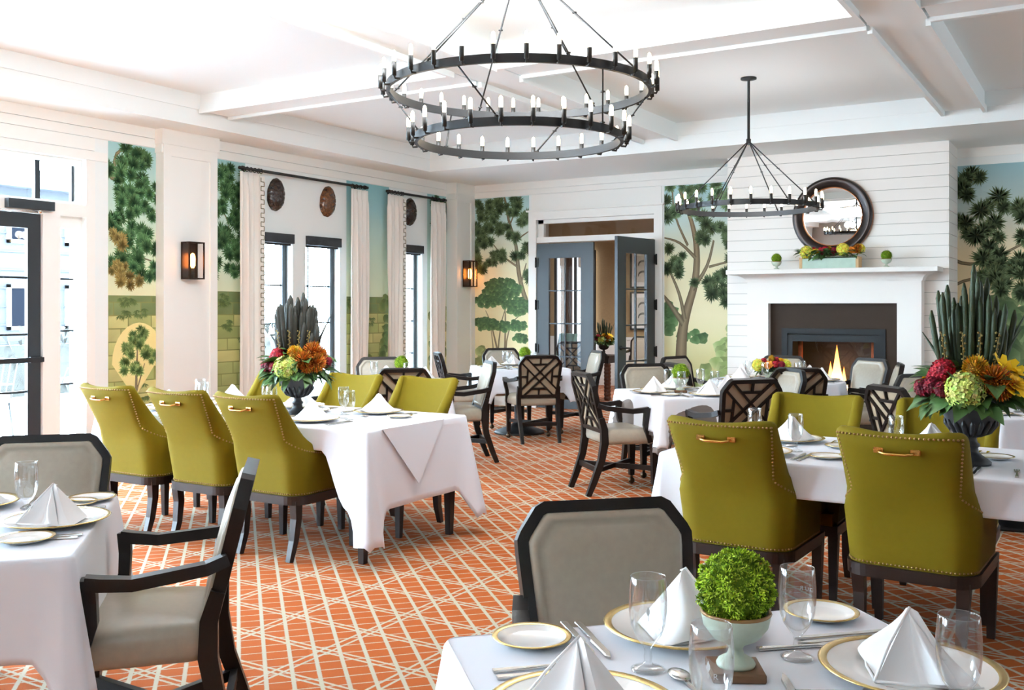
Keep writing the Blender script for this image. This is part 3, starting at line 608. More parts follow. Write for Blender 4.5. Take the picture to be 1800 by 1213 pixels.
def barrel_chair():
    o = empty('barrel_chair')
    rows = []
    for s in SS:
        H = top_h(s); col = []; zs = [.385, .42, .46, .51, .56, .62, .66, .70, .76, .83, .9, .955]
        for z in zs: col.append(plan(s, .385+(H-.03-.385)*(z-.385)/(.955-.385))[0])
        P, nn, _ = plan(s, H-.03); th = .062
        for a in (35, 70, 110, 150, 180):
            q = radians(a); col.append(P+nn*(th/2*(1-cos(q)))+Vector((0, 0, .03*sin(q))))
        for k in (.8, .6, .4, .2, 0):
            zz = .47+(H-.04-.47)*k; Pi, ni, _ = plan(s, zz); col.append(Pi+ni*th)
        rows.append(col)
    mb = MB(); mb.loft([list(r) for r in rows], False, False, True)
    m = len(rows[0])
    for r in (rows[0], rows[-1]): mb.add(r, [tuple(range(m)) if r is rows[-1] else tuple(range(m-1, -1, -1))])
    mb.build('upholstered_shell', GREEN, o)
    # seat deck and cushion
    def ringp(z, k): return [plan(s, .45)[0].xy.to_3d()+plan(s, .45)[1]*k+Vector((0, 0, z)) for s in SS]
    def close(rg): return rg+[Vector((rg[-1].x, .245, rg[0].z)), Vector((rg[0].x, .245, rg[0].z))]
    MB().loft([close(ringp(.388, .02)), close(ringp(.45, .02))], True).build('seat_base', GREEN, o)
    cu = []
    for z, k in ((.45, .07), (.465, .062), (.51, .06), (.53, .075), (.54, .11)):
        rg = ringp(z, k); y1 = .29-(k-.06)*1.2; rg = [Vector((v.x, min(v.y, y1), v.z)) for v in rg]; cu.append(rg+[Vector((rg[-1].x*.9, y1+.01, z)), Vector((rg[0].x*.9, y1+.01, z))])
    MB().loft(cu, True, True, False).build('seat_cushion', GREEN, o)
    # wooden rail
    def rail(z, k): return close(ringp(z, k))
    MB().loft([rail(.335, .012), rail(.335, .0-.004), rail(.388, -.006), rail(.388, .012)], True).build('wooden_rail', WOOD, o)
    # nail heads along the outer edge and the rail
    nl = MB(); hemi = [(.0056, 0), (.0044, .003), (.0, .004)]
    def nail(P, nrm):
        nrm = Vector(nrm).normalized(); q = nrm.to_track_quat('Z', 'Y').to_matrix().to_4x4()
        nl.loft([[(r*cos(2*pi*i/6), r*sin(2*pi*i/6), z) for i in range(6)] for r, z in hemi[:2]]+[[(.001*cos(2*pi*i/6), .001*sin(2*pi*i/6), .004) for i in range(6)]], False, True, True, M=Matrix.Translation(P) @ q)
    def walk(fn, step):
        last = None; acc = 0
        for i in range(-900, 901):
            s = i/900; P, nrm = fn(s)
            if last is None or (P-last).length >= step: nail(P, nrm); last = P
    path = []
    def at(s, z): p, nn, _ = plan(s, z); path.append((p-nn*.0005, -nn))
    S0 = lambda z: (lambda d: (d[2]+d[3]*.4)/(d[2]+d[3]+d[4]))(dims(z))
    for sg in (-1, 1):
        for i in range(200):       # down the side of the back panel, then forward under the arm edge
            q = i/199
            if q < .55: z = .972-(.972-.72)*q/.55; at(sg*S0(z), z)
            else:
                k = (q-.55)/.45; s_ = S0(.72)+(1-S0(.72))*k; zz = .625+.095*(1-k)**5; at(sg*s_, zz)
    tp = []
    for i in range(-100, 101): s_ = i/100*S0(.97); path.append((plan(s_, .972)[0]-plan(s_, .97)[1]*.0005, -plan(s_, .97)[1]))
    last = None
    for P, nrm in path:
        if last is None or (P-last).length >= .0165: nail(P, nrm); last = P
    walk(lambda s: (plan(s, .398)[0], -plan(s, .40)[1]), .0165)
    tag(nl.build('nail_heads', NAIL, o), kind='stuff')
    # brass pull on the outside back
    zc = .912; P = plan(0, zc)[0]; e = .005
    hd = MB().tube([(-.066, P.y+e, zc), (-.064, P.y-.026, zc-.005), (-.04, P.y-.032, zc-.010), (.04, P.y-.032, zc-.010), (.064, P.y-.026, zc-.005), (.066, P.y+e, zc)], .006, 8).build('pull_handle', BRASS, o)
    for sx in (-1, 1): MB().rbox((sx*.072-.02, P.y-.006, zc-.012), (sx*.072+.02, P.y+.008, zc+.012), .002).build('pull_plate', BRASS, hd)
    for sx in (-1, 1):
        MB().tube([(sx*.205, -.305, 0), (sx*.205, -.27, .12), (sx*.21, -.254, .25), (sx*.216, -.262, .36)], [.75, .95, 1.1, 1.25], sec=sq(.022, .022), up=(0, 1, 0), smooth=False).build('leg', WOOD, o)
        MB().tube([(sx*.245, .215, 0), (sx*.25, .215, .35)], [.75, 1.15], sec=sq(.022, .022), up=(0, 1, 0), smooth=False).build('leg', WOOD, o)
    return o
# ------------------------------------------------------------- tables and cloths
def cloth(name, w, l, Dx, Dy, seed, loc, rz, label, group=None, mid=None, top=TZ, mt=None, over=0):
    r = random.Random(seed); hx, hy = w/2+.004+over, l/2+.004+over; cr = .022
    P = []       # perimeter samples: position, normal, drop, flare, corner closeness
    def side(a, b, nrm, D, k):
        L_ = hypot(b[0]-a[0], b[1]-a[1]); n = max(8, int(L_/.035))
        for i in range(n+1):
            t = i/n; e = min(t, 1-t)*L_; d = D
            if mid is not None and k in mid: 
                q = min(max((e-.12)/.2, 0), 1); q = q*q*(3-2*q); d = D+(mid[k]-D)*q
            cc = max(0, 1-e/(.27*max(Dx, Dy)))
            d = d+(sqrt(2)-1)*D*cc**1.5 if D > .1 else d
            P.append((a[0]+(b[0]-a[0])*t, a[1]+(b[1]-a[1])*t, nrm, d, cc, t*L_))
    cs = [(hx, -hy), (hx, hy), (-hx, hy), (-hx, -hy)]
    sd = [((hx, -hy+cr), (hx, hy-cr), (1, 0), Dx, 'x+'), ((hx-cr, hy), (-hx+cr, hy), (0, 1), Dy, 'y+'), ((-hx, hy-cr), (-hx, -hy+cr), (-1, 0), Dx, 'x-'), ((-hx+cr, -hy), (hx-cr, -hy), (0, -1), Dy, 'y-')]
    ph = r.uniform(0, 6)
    for i, (a, b, n_, D, k) in enumerate(sd):
        side(a, b, n_, D, k); c = cs[(i+1) % 4]; sx, sy = (1 if c[0] > 0 else -1), (1 if c[1] > 0 else -1)
        n2 = sd[(i+1) % 4][2]; Dm = max(Dx, Dy)*sqrt(2)
        for t in (.2, .4, .5, .6, .8):
            nx, ny = n_[0]*(1-t)+n2[0]*t, n_[1]*(1-t)+n2[1]*t; q = hypot(nx, ny); nx /= q; ny /= q
            P.append((c[0]-sx*cr+nx*cr, c[1]-sy*cr+ny*cr, (nx, ny), Dm*(.97 if t != .5 else 1), 1.0+(.3 if t == .5 else .15), 0))
    rows = [.0, .012, .03, .1, .22, .36, .5, .65, .8, .92, 1]; rg = []
    for t in rows:
        ring = []
        for x, y, (nx, ny), D, cc, sl in P:
            z = top-(D*t if t > .03 else t*.35); out = 0 if t < .012 else (.004 if t < .03 else .007)
            wave = .006*sin(sl*7+ph)+.003*sin(sl*17+ph*2); out += t*((.008+.03*D+wave*(1-min(cc, 1)*.4))*(min(1, D/.25)**2)+.10*min(cc, 1.3)**2*D)
            ring.append((x+nx*out, y+ny*out, z))
        rg.append(ring)
    mb = MB(); n = len(P)
    mb.loft(rg, False, True, True)
    mb.add([(p[0], p[1], top) for p in rg[0]], [tuple(range(n))])
    th = mb.build(name, mt or LINEN, None, loc=loc, rz=rz)
    sm = th.modifiers.new('thickness', 'SOLIDIFY'); sm.thickness = .0018; sm.offset = -1
    return tag(th, label, 'tablecloth', group)
def leg_table(w, l, ):
    def fn():
        o = empty('dining_table'); MB().rbox((-w/2, -l/2, TZ-.035), (w/2, l/2, TZ-.003), .004).build('tabletop', WOOD, o)
        MB().box((-w/2+.06, -l/2+.05, TZ-.12), (w/2-.06, l/2-.05, TZ-.036)).build('apron', WOOD, o)
        for x in (-1, 1):
            for y in (-1, 1): MB().tube([(x*(w/2-.085), y*(l/2-.06), 0), (x*(w/2-.08), y*(l/2-.06), TZ-.04)], [.6, 1.2], sec=sq(.032, .032), up=(0, 1, 0), smooth=False).build('leg', WOOD, o)
        return o
    return fn
def pedestal_table(w, rnd=False):
    def fn():
        o = empty('dining_table')
        (MB().lathe([(0, TZ-.035), (w/2, TZ-.035), (w/2, TZ-.003), (0, TZ-.003)], 48) if rnd else MB().rbox((-w/2, -w/2, TZ-.035), (w/2, w/2, TZ-.003), .004)).build('tabletop', WOOD, o)
        MB().lathe([(.30, 0), (.30, .018), (.28, .03), (.16, .075), (.075, .12), (.06, .16), (.06, TZ-.036)], 32, cap=True).build('pedestal_base', BLACK, o)
        return o
    return fn
# ------------------------------------------------------------- tableware
def charger_m():
    o = empty('charger_plate')
    MB().lathe([(0, .004), (.07, .004), (.09, .002), (.105, .004), (.168, .019), (.1715, .021), (.168, .0225), (.154, .0195)], 48).build('plate_body', CHINA, o)
    MB().lathe([(.1545, .0199), (.1685, .0233), (.1722, .0213), (.169, .0188)], 48).build('gold_rim', GOLD, o)
    MB().lathe([(.1545, .0192), (.112, .0105), (.1, .008), (0, .008)], 48).build('plate_well', CHINA, o)
    return o
def bread_m():
    o = empty('bread_plate')
    MB().lathe([(0, .003), (.04, .003), (.052, .002), (.06, .004), (.083, .0135), (.085, .0145), (.083, .0155), (.074, .0135), (.058, .0075), (.05, .006), (0, .006)], 40).build('plate_body', CHINA, o)
    MB().lathe([(.0735, .0138), (.0832, .0161), (.0855, .0146), (.0838, .0132)], 40).build('gold_rim', GOLD, o)
    return o
def goblet():
    pr = [(0, .0), (.033, .0), (.034, .002), (.026, .005), (.010, .011), (.0072, .018), (.0085, .026), (.0068, .036), (.009, .045), (.016, .054), (.0275, .070), (.0345, .090), (.0375, .115), (.0378, .140), (.0362, .165), (.0346, .183), (.0338, .1845), (.0332, .183), (.0348, .165), (.0364, .140), (.036, .115), (.033, .0915), (.0262, .0725), (.015, .060), (.006, .0555), (0, .0545)]
    return MB().lathe(pr, 28).build('goblet', GLASS)
def napkin(seed):
    def fn():
        r = random.Random(seed); mb = MB(); W_, H_ = .142+r.uniform(-.008, .008), .118+r.uniform(-.006, .012)
        A = Vector((r.uniform(-.01, .01), .005, H_)); L_ = Vector((-W_, -.035+r.uniform(-.02, .02), 0)); Rr = Vector((W_, -.03+r.uniform(-.02, .02), 0)); F = Vector((r.uniform(-.02, .03), .115, 0)); B = Vector((0, -.10, 0))
        def sheet(P, Q, T, bulge, n=12, T2=None, sag=.018):   # soft cloth between edge P-T and edge Q-T2
            vs = []; fs = []; T2 = T2 or T
            for i in range(n+1):
                for j in range(n+1):
                    u, v = i/n, j/n; p = P.lerp(Q, u).lerp(T.lerp(T2, u), v)
                    nn = (Q-P).cross(T-P).normalized(); q = (bulge*sin(pi*u)+bulge*1.1*sin(2*pi*u))*(1-v)*(.5+.5*sin(pi*v)); vs.append(p+nn*q-Vector((0, 0, sag*sin(pi*v)*(1-u if bulge > 0 else u))))
            for i in range(n):
                for j in range(n): fs.append((i*(n+1)+j, (i+1)*(n+1)+j, (i+1)*(n+1)+j+1, i*(n+1)+j+1))
            mb.add(vs, fs, True)
        A1_, A2_ = A+Vector((.014, -.006, -.006)), A+Vector((-.014, -.006, -.006)); sheet(Rr, F, A1_, .022, T2=A); sheet(F, L_, A, -.018, T2=A2_); sheet(L_, B, A2_, .004, T2=A, sag=.018); sheet(B, Rr, A, -.004, T2=A1_, sag=.018); mb.add([A, A1_, A+Vector((0, -.012, -.007)), A2_], [(0, 1, 2), (0, 2, 3)])
        mb.tube([F+Vector((0, .002, .003)), F.lerp(A, .5)+Vector((.004, .004, .001)), A], .0028, 6)
        mb.tube([L_+Vector((0, 0, .003)), F*.6+L_*.4+Vector((0, .01, .003)), F+Vector((0, 0, .003))], .003, 5); mb.tube([Rr+Vector((0, 0, .003)), F*.6+Rr*.4+Vector((0, .01, .003)), F+Vector((0, 0, .003))], .003, 5)
        sheet(L_*.86+Vector((0, .03, .002)), F*.5+L_*.3, A*.96+Vector((0, .006, 0)), -.02)
        o = mb.build('napkin', NAPK); return o
    return fn
def flat(pts, z=.0035, t=.0022):      # closed outline to a thin rounded blade
    n = len(pts); c = MB(); a = [(x, y, z*.2) for x, y in pts]; b = [(x*.86, y, z+t) for x, y in pts]; c.loft([a, [(x, y, z*.6+t*.5) for x, y in pts], b], True); return c
def knife():
    return flat([(-.008, 0), (.008, 0), (.0075, .09), (.006, .105), (.011, .125), (.010, .215), (.003, .232), (-.006, .20), (-.006, .105), (-.0075, .09)]).build('table_knife', STEEL)
def fork():
    c = flat([(-.008, 0), (.008, 0), (.004, .09), (.004, .13), (.012, .15), (.012, .165), (-.012, .165), (-.012, .15), (-.004, .13), (-.004, .09)])
    for k in range(4): c.box((-.012+.0067*k, .164, .003), (-.0085+.0067*k, .208, .0055))
    return c.build('table_fork', STEEL)
def spoon():
    c = flat([(-.0075, 0), (.0075, 0), (.0038, .08), (.0038, .128), (-.0038, .128), (-.0038, .08)])
    c.sphere((0, .158, .0065), .021, 14, 8, (1, 1.65, .28)); return c.build('table_spoon', STEEL)
def moss_ball(n, R0=.074):
    mb = MB(); r = random.Random(5)
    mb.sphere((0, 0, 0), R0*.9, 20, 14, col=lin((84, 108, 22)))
    for i in range(n):
        u = r.uniform(-1, 1); a = r.random()*2*pi; d = Vector((sqrt(1-u*u)*cos(a), sqrt(1-u*u)*sin(a), u))
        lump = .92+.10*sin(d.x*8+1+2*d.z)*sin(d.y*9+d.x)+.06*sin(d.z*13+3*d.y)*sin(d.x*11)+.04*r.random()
        p = d*R0*lump; t = d.orthogonal().normalized(); b = d.cross(t); a2 = r.random()*6.28; e = (t*cos(a2)+b*sin(a2)); k = R0*r.uniform(.045, .095)
        tip = p+d*k*r.uniform(.3, .8)+e*k; wv = d.cross(e)*k*.32
        q = r.uniform(.6, 1.3); c = tuple(v*q for v in lin(r.choice(((128, 160, 34), (164, 190, 44), (100, 132, 28), (186, 206, 70)))))
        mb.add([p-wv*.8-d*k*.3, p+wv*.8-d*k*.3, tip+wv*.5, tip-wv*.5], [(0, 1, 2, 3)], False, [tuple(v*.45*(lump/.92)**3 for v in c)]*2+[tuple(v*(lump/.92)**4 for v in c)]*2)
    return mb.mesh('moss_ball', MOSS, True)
def topiary(n, slab=True, k=1.0):
    def fn():
        o = empty('moss_topiary'); z0 = .018 if slab else 0
        if slab: MB().rbox((-.052, -.05, 0), (.05, .05, .018), .003).build('wood_slab', BARK, o)
        MB().lathe([(0, z0), (.036*k, z0), (.038*k, z0+.005), (.034*k, z0+.012*k), (.017*k, z0+.022*k), (.013*k, z0+.034*k), (.018*k, z0+.042*k), (.044*k, z0+.055*k), (.062*k, z0+.078*k), (.067*k, z0+.10*k), (.0675*k, z0+.105*k), (.062*k, z0+.105*k), (.058*k, z0+.085*k), (0, z0+.075*k)], 28).build('footed_pot', POT, o)
        MB().lathe([(.0665*k, z0+.101*k), (.069*k, z0+.104*k), (.067*k, z0+.109*k), (.062*k, z0+.107*k)], 28).build('gilt_rim', mat('worn_gilt', (150, 112, 70), .45, .6), o)
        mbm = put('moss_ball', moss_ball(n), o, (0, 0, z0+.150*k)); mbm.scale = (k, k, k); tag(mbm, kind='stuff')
        return o
    return fn
# ------------------------------------------------------------- flowers
def leaf_mesh(name, L_, W_, fold=.35, bend=.4):
    mb = MB(); vs = []; n = 6
    for i in range(n+1):
        t = i/n; wd = W_*sin(pi*(t**.8))*.5+.0005; zz = -bend*L_*t*t
        vs += [(-wd, L_*t, zz+wd*fold), (0, L_*t, zz), (wd, L_*t, zz+wd*fold)]
    mb.add(vs, [(3*i+k, 3*i+k+1, 3*i+k+4, 3*i+k+3) for i in range(n) for k in (0, 1)], True); return mb.mesh(name, LEAFM)
def aim(d, roll=0):
    return Vector(d).normalized().to_track_quat('Z', 'Y').to_euler()
def floret_head(name, R0, cols, n, size, flat_=1.0, layers=1):
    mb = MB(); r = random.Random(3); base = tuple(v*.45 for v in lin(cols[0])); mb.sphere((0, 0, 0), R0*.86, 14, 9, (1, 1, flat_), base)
    for i in range(n):
        u = 1-2*(i+.5)/n; a = i*2.39996; d = Vector((sqrt(1-u*u)*cos(a), sqrt(1-u*u)*sin(a), u)); p = Vector((d.x*R0, d.y*R0, d.z*R0*flat_))*r.uniform(.92, 1.05)
        t = d.orthogonal().normalized(); b = d.cross(t); ph = r.random()*6; k = size*r.uniform(.8, 1.2); c = tuple(v*r.uniform(.75, 1.2) for v in lin(r.choice(cols)))
        for q in range(4):
            aa = ph+q*pi/2; e = t*cos(aa)+b*sin(aa); f = t*cos(aa+.7)+b*sin(aa+.7); g = t*cos(aa-.7)+b*sin(aa-.7)
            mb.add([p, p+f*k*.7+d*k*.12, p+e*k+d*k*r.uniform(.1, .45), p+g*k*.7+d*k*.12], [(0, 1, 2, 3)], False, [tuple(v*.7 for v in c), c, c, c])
    return mb.mesh(name, PETAL, True)
def spiky(name, R0, cols, n, ln, tall=1.0, wd=.0028):
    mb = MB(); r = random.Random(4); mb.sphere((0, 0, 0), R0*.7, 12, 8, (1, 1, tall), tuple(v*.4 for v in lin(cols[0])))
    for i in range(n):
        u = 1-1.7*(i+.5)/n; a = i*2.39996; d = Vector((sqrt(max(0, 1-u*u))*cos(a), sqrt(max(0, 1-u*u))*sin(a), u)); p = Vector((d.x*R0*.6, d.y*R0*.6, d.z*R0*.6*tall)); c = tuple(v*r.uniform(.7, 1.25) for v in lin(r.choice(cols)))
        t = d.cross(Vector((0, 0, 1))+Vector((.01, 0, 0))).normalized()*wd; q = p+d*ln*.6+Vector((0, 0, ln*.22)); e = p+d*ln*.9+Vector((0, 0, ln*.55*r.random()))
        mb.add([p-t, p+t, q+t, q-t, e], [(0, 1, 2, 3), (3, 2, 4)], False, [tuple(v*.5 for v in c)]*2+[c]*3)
    return mb.mesh(name, PETAL, True)
def petal_bloom(name, R0, c0, c1, layers=4, n=11, cup=.5):
    mb = MB(); r = random.Random(6)
    for l in range(layers):
        f = 1-l/(layers+.5); tilt = cup*(l+.6)/layers*1.5
        for i in range(n-l):
            a = 2*pi*i/(n-l)+l*.5+r.uniform(-.1, .1); e = Vector((cos(a), sin(a), 0)); t = Vector((-sin(a), cos(a), 0)); k = R0*f*r.uniform(.9, 1.08); z0 = l*R0*.1
            up = Vector((0, 0, 1)); P = [Vector((0, 0, z0)), e*k*.55*cos(tilt)+t*k*.3+up*(z0+k*.5*sin(tilt)), e*k*cos(tilt*.8)+t*k*.16+up*(z0+k*sin(tilt)), e*k*cos(tilt*.8)-t*k*.16+up*(z0+k*sin(tilt)), e*k*.55*cos(tilt)-t*k*.3+up*(z0+k*.5*sin(tilt))]
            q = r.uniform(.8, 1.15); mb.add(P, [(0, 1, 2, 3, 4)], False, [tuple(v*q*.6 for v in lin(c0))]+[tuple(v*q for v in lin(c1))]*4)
    return mb.mesh(name, PETAL, True)
FL = {}
def fl(k):
    if not FL:
        FL.update(hydrangea=floret_head('hydrangea', .066, ((196, 208, 96), (214, 222, 124), (176, 194, 82)), 190, .0125),
            yellow_hydrangea=floret_head('yellow_hydrangea', .055, ((232, 220, 70), (240, 230, 96), (216, 206, 60)), 150, .012),
            pincushion=spiky('pincushion_flower', .046, ((214, 160, 30), (196, 142, 26), (226, 176, 50)), 240, .024, 1.0),
            banksia=spiky('banksia_flower', .04, ((196, 112, 30), (172, 88, 22), (214, 140, 40)), 200, .045, 1.3, .004),
            celosia=floret_head('red_celosia', .045, ((168, 20, 36), (190, 30, 48), (130, 12, 30)), 130, .011, .8),
            burgundy=floret_head('burgundy_bloom', .032, ((110, 10, 30), (140, 16, 40), (90, 8, 26)), 90, .010, 1.2),
            dahlia=petal_bloom('yellow_dahlia', .062, (220, 150, 10), (248, 196, 22), 5, 13), lily=petal_bloom('yellow_lily', .062, (230, 160, 0), (246, 204, 26), 1, 6, .7),
            berry=floret_head('yellow_berry_spray', .03, ((214, 170, 40), (200, 150, 30)), 30, .006), rose=petal_bloom('orange_rose', .045, (200, 90, 20), (226, 140, 44), 4, 10),
            leaf=leaf_mesh('leaf', .09, .066), leaf2=leaf_mesh('leaf', .11, .075, .3, .6), blade=leaf_mesh('leaf', .10, .03, .3, .3))
        for k_, m_ in FL.items(): m_.name = 'petal_head' if False else m_.name
    return FL[k]
def bloom(o, k, name, p, d, sc=1):
    q = put(name, fl(k), o, p); q.rotation_euler = aim(d); q.scale = (sc,)*3; return q
def leaves(o, n, rad, z0, z1, kinds, r, sx=1, sy=1, up=.1, cut=None):
    for i in range(n):
        a = 2*pi*(i+r.uniform(-.3, .3))/n*3.0; zz = r.uniform(z0, z1); rr = rad*r.uniform(.7, 1.0)
        q = put('leaf', fl(r.choice(kinds)), o, (rr*cos(a)*sx, rr*sin(a)*sy, zz)); q.rotation_euler = (r.uniform(-.25, .5)+up, r.uniform(-.5, .5), a-pi/2+r.uniform(-.6, .6)); k = r.uniform(.75, 1.15); q.scale = (k,)*3
def urn_m(o, k=1.0):
    pr = [(0, 0), (.085, 0), (.087, .012), (.07, .026), (.05, .04), (.034, .055), (.03, .075), (.038, .083), (.038, .092), (.028, .1), (.024, .118), (.034, .128), (.075, .150), (.104, .19), (.112, .212), (.124, .235), (.133, .262), (.136, .27), (.128, .27), (.118, .24), (.08, .20), (0, .19)]
    MB().lathe([(a*k, z*k) for a, z in pr], 40).build('urn', URN, o)
    f = MB()
    for i in range(18):
        a = 2*pi*i/18; f.tube([((r_)*k*cos(a), r_*k*sin(a), z*k) for r_, z in ((.04, .130), (.078, .150), (.106, .188), (.112, .205))], [.006*k, .011*k, .012*k, .004*k], 6)
    f.build('gadroon_fluting', URN, o)
def big_flowers(seed, rot, rmat, name='flower_urn', k=1.0, ztop=.86, nre=26, rk=1.0, alt=False):
    o = empty(name); urn_m(o, k); r = random.Random(seed); c_, s_ = cos(rot), sin(rot)
    def W(x, y, z): return ((x*c_-y*s_)*k, (x*s_+y*c_)*k, z*k)      # x across the picture, -y to the viewer
    def D(x, y, z): v = W(x, y, z); return v
    MB().sphere((0, 0, .33*k), .15*k, 18, 10, (1, 1, .7)).build('moss_core', mat('dark_foliage', (34, 50, 28), .8), o)
    for i in range(nre):
        t = (i+.5)/nre; x = -.125+.25*t+r.uniform(-.012, .012); y = r.uniform(-.05, .06); top = ztop-.09-abs(x+.0)*1.15+r.uniform(-.12, .09); lean = x*.35+r.uniform(-.02, .02)
        p0, p1, p2 = W(x*.75, y, .34), W(x+lean*.4, y*1.1, .34+(top-.34)*.6), W(x+lean*.8, y*1.2, top)
        MB().tube([p0, p1, p2, tuple(v+(w_-v)*.12 for v, w_ in zip(p2, W(x+lean, y, top+.3)))], [.0115*k*rk, .0135*k*rk, .0125*k*rk, .004*k*rk], 7).build('reed', rmat, o)
    for x, y, top in ((.17, -.02, .62), (-.17, -.03, .6), (.2, .02, .72)):
        MB().tube([W(x*.5, y, .36), W(x*.85, y, .36+(top-.36)*.6), W(x*1.2, y, top)], [.007*k, .008*k, .002*k], 5).build('grass_blade', rmat, o)
    for x in (-.03, .03, .09, -.1):
        mb = MB().tube([W(x, -.08, .34), W(x*1.1, -.09, .5), W(x*1.25, -.08, .60)], .0025*k, 5)
        for j in range(16): mb.sphere(W(x*(1+.2*j/16)+.008*sin(j*2.4), -.09+.008*cos(j*2.4), .42+.012*j), .0055*k, 6, 4)
        mb.build('seed_spray', mat('seed_spray', (120, 100, 44), .7), o)
    B = [('hydrangea', 'hydrangea', (-.03, -.185, .345), 1.22), ('pincushion', 'pincushion_flower', (.015, -.11, .435), 1.25), ('celosia', 'red_celosia', (-.12, -.09, .43), 1.2), ('celosia', 'red_celosia', (-.155, -.06, .405), .7), ('burgundy', 'burgundy_bloom', (-.16, -.13, .36), 1.1), ('burgundy', 'burgundy_bloom', (-.20, -.08, .345), 1.1), ('burgundy', 'burgundy_bloom', (-.12, -.165, .345), 1.0),
         ('berry', 'yellow_berries', (-.085, -.175, .37), .95), ('berry', 'yellow_berries', (-.06, -.165, .335), .8), ('banksia', 'banksia_flower', (.085, -.14, .385), 1.1), ('banksia', 'banksia_flower', (.11, -.15, .35), .9), ('dahlia', 'yellow_dahlia', (.165, -.13, .37), 1.15), ('lily', 'yellow_lily', (.125, -.09, .44), 1.2), ('lily', 'yellow_lily', (.17, -.07, .42), 1.0), ('hydrangea', 'hydrangea', (.0, .16, .36), 1), ('celosia', 'red_celosia', (.17, .12, .36), .9), ('dahlia', 'yellow_dahlia', (-.17, .12, .37), .9), ('burgundy', 'burgundy_bloom', (.235, -.06, .385), .85)]
    if alt: B = [((('banksia', 'banksia_flower') if a in ('dahlia', 'lily') and p[1] < 0 else (a, b_))+(p, sc)) for a, b_, p, sc in B]
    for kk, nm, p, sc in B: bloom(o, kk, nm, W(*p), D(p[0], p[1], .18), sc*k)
    leaves(o, 64, .19*k, .26*k, .33*k, ('leaf', 'leaf2'), r, up=-.1); leaves(o, 44, .19*k, .33*k, .40*k, ('leaf', 'leaf2'), r, up=.3); leaves(o, 10, .10*k, .42*k, .45*k, ('leaf',), r, up=.7)
    return o
def low_bowl():
    o = empty('flower_bowl'); r = random.Random(9)
    MB().lathe([(0, 0), (.05, 0), (.055, .01), (.06, .05), (.085, .085), (.088, .09), (.08, .09), (0, .07)], 28).build('bowl', POT, o); MB().lathe([(0, -.0), (.052, 0), (.056, .012), (.052, .014)], 28).build('gilt_foot', mat('worn_gilt', (150, 112, 70), .45, .6), o)
    MB().sphere((0, 0, .115), .1, 14, 8, (1, 1, .6)).build('moss_core', MATS['dark_foliage'], o)
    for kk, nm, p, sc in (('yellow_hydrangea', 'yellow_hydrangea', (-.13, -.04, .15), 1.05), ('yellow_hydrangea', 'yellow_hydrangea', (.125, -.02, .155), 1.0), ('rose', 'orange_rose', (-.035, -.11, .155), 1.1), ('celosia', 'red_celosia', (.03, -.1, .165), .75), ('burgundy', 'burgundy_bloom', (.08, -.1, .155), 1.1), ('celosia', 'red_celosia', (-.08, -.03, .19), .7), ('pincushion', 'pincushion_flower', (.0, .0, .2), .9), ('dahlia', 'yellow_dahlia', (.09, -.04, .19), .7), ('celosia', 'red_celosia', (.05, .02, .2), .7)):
        bloom(o, kk, nm, p, (p[0], p[1], .1), sc)
    leaves(o, 34, .1, .09, .13, ('leaf', 'blade'), r, up=-.15); return o
def trough():
    o = empty('flower_trough'); r = random.Random(12); L_ = .335; KX = .72
    MB().box((-L_, -.08, 0), (L_, .08, .012)).box((-L_+.03, -.08, .012), (L_-.03, -.066, .115)).box((-L_+.03, .066, .012), (L_-.03, .08, .115)).build('trough_box', mat('pale_turquoise_paint', (178, 200, 184), .55, var=.15, vscale=14), o)
    for s in (-1, 1): MB().box((s*(L_-.015)-.016, -.086, 0), (s*(L_-.015)+.016, .086, .13)).build('end_post', mat('worn_tan_wood', (196, 160, 116), .7), o)
    MB().box((-L_+.03, -.066, .012), (L_-.03, .066, .13)).build('soil', MATS['dark_foliage'], o)
    for kk, nm, p, sc in (('yellow_hydrangea', 'yellow_hydrangea', (-.36, -.05, .22), 1.35), ('dahlia', 'yellow_dahlia', (-.22, -.06, .22), .85), ('celosia', 'red_celosia', (-.14, -.02, .24), .9), ('celosia', 'red_celosia', (-.07, -.04, .25), .9), ('burgundy', 'burgundy_bloom', (-.1, -.07, .22), 1), ('pincushion', 'pincushion_flower', (-.01, .0, .25), .7), ('burgundy', 'purple_bloom', (.08, -.05, .23), 1.1), ('burgundy', 'purple_bloom', (.13, .0, .24), 1.1), ('yellow_hydrangea', 'yellow_hydrangea', (.22, -.06, .24), 1.3), ('rose', 'orange_rose', (.36, -.05, .23), 1.3), ('banksia', 'banksia_flower', (.43, -.02, .24), .9), ('yellow_hydrangea', 'yellow_hydrangea', (.46, .02, .25), 1.0), ('celosia', 'red_celosia', (-.28, .02, .25), .8)):
        bloom(o, kk, nm, (p[0]*KX, p[1], p[2]-.03), (p[0]*.4, -.35, .4), sc)
    for i in range(80):
        x = r.uniform(-.36, .36); q = put('leaf', fl(r.choice(('leaf', 'blade'))), o, (x, r.uniform(-.09, -.02), r.uniform(.13, .2))); q.rotation_euler = (r.uniform(-.3, .9), r.uniform(-.5, .5), pi+r.uniform(-1.2, 1.2)+(.9 if x > .3 else (-.9 if x < -.3 else 0)))
    return o
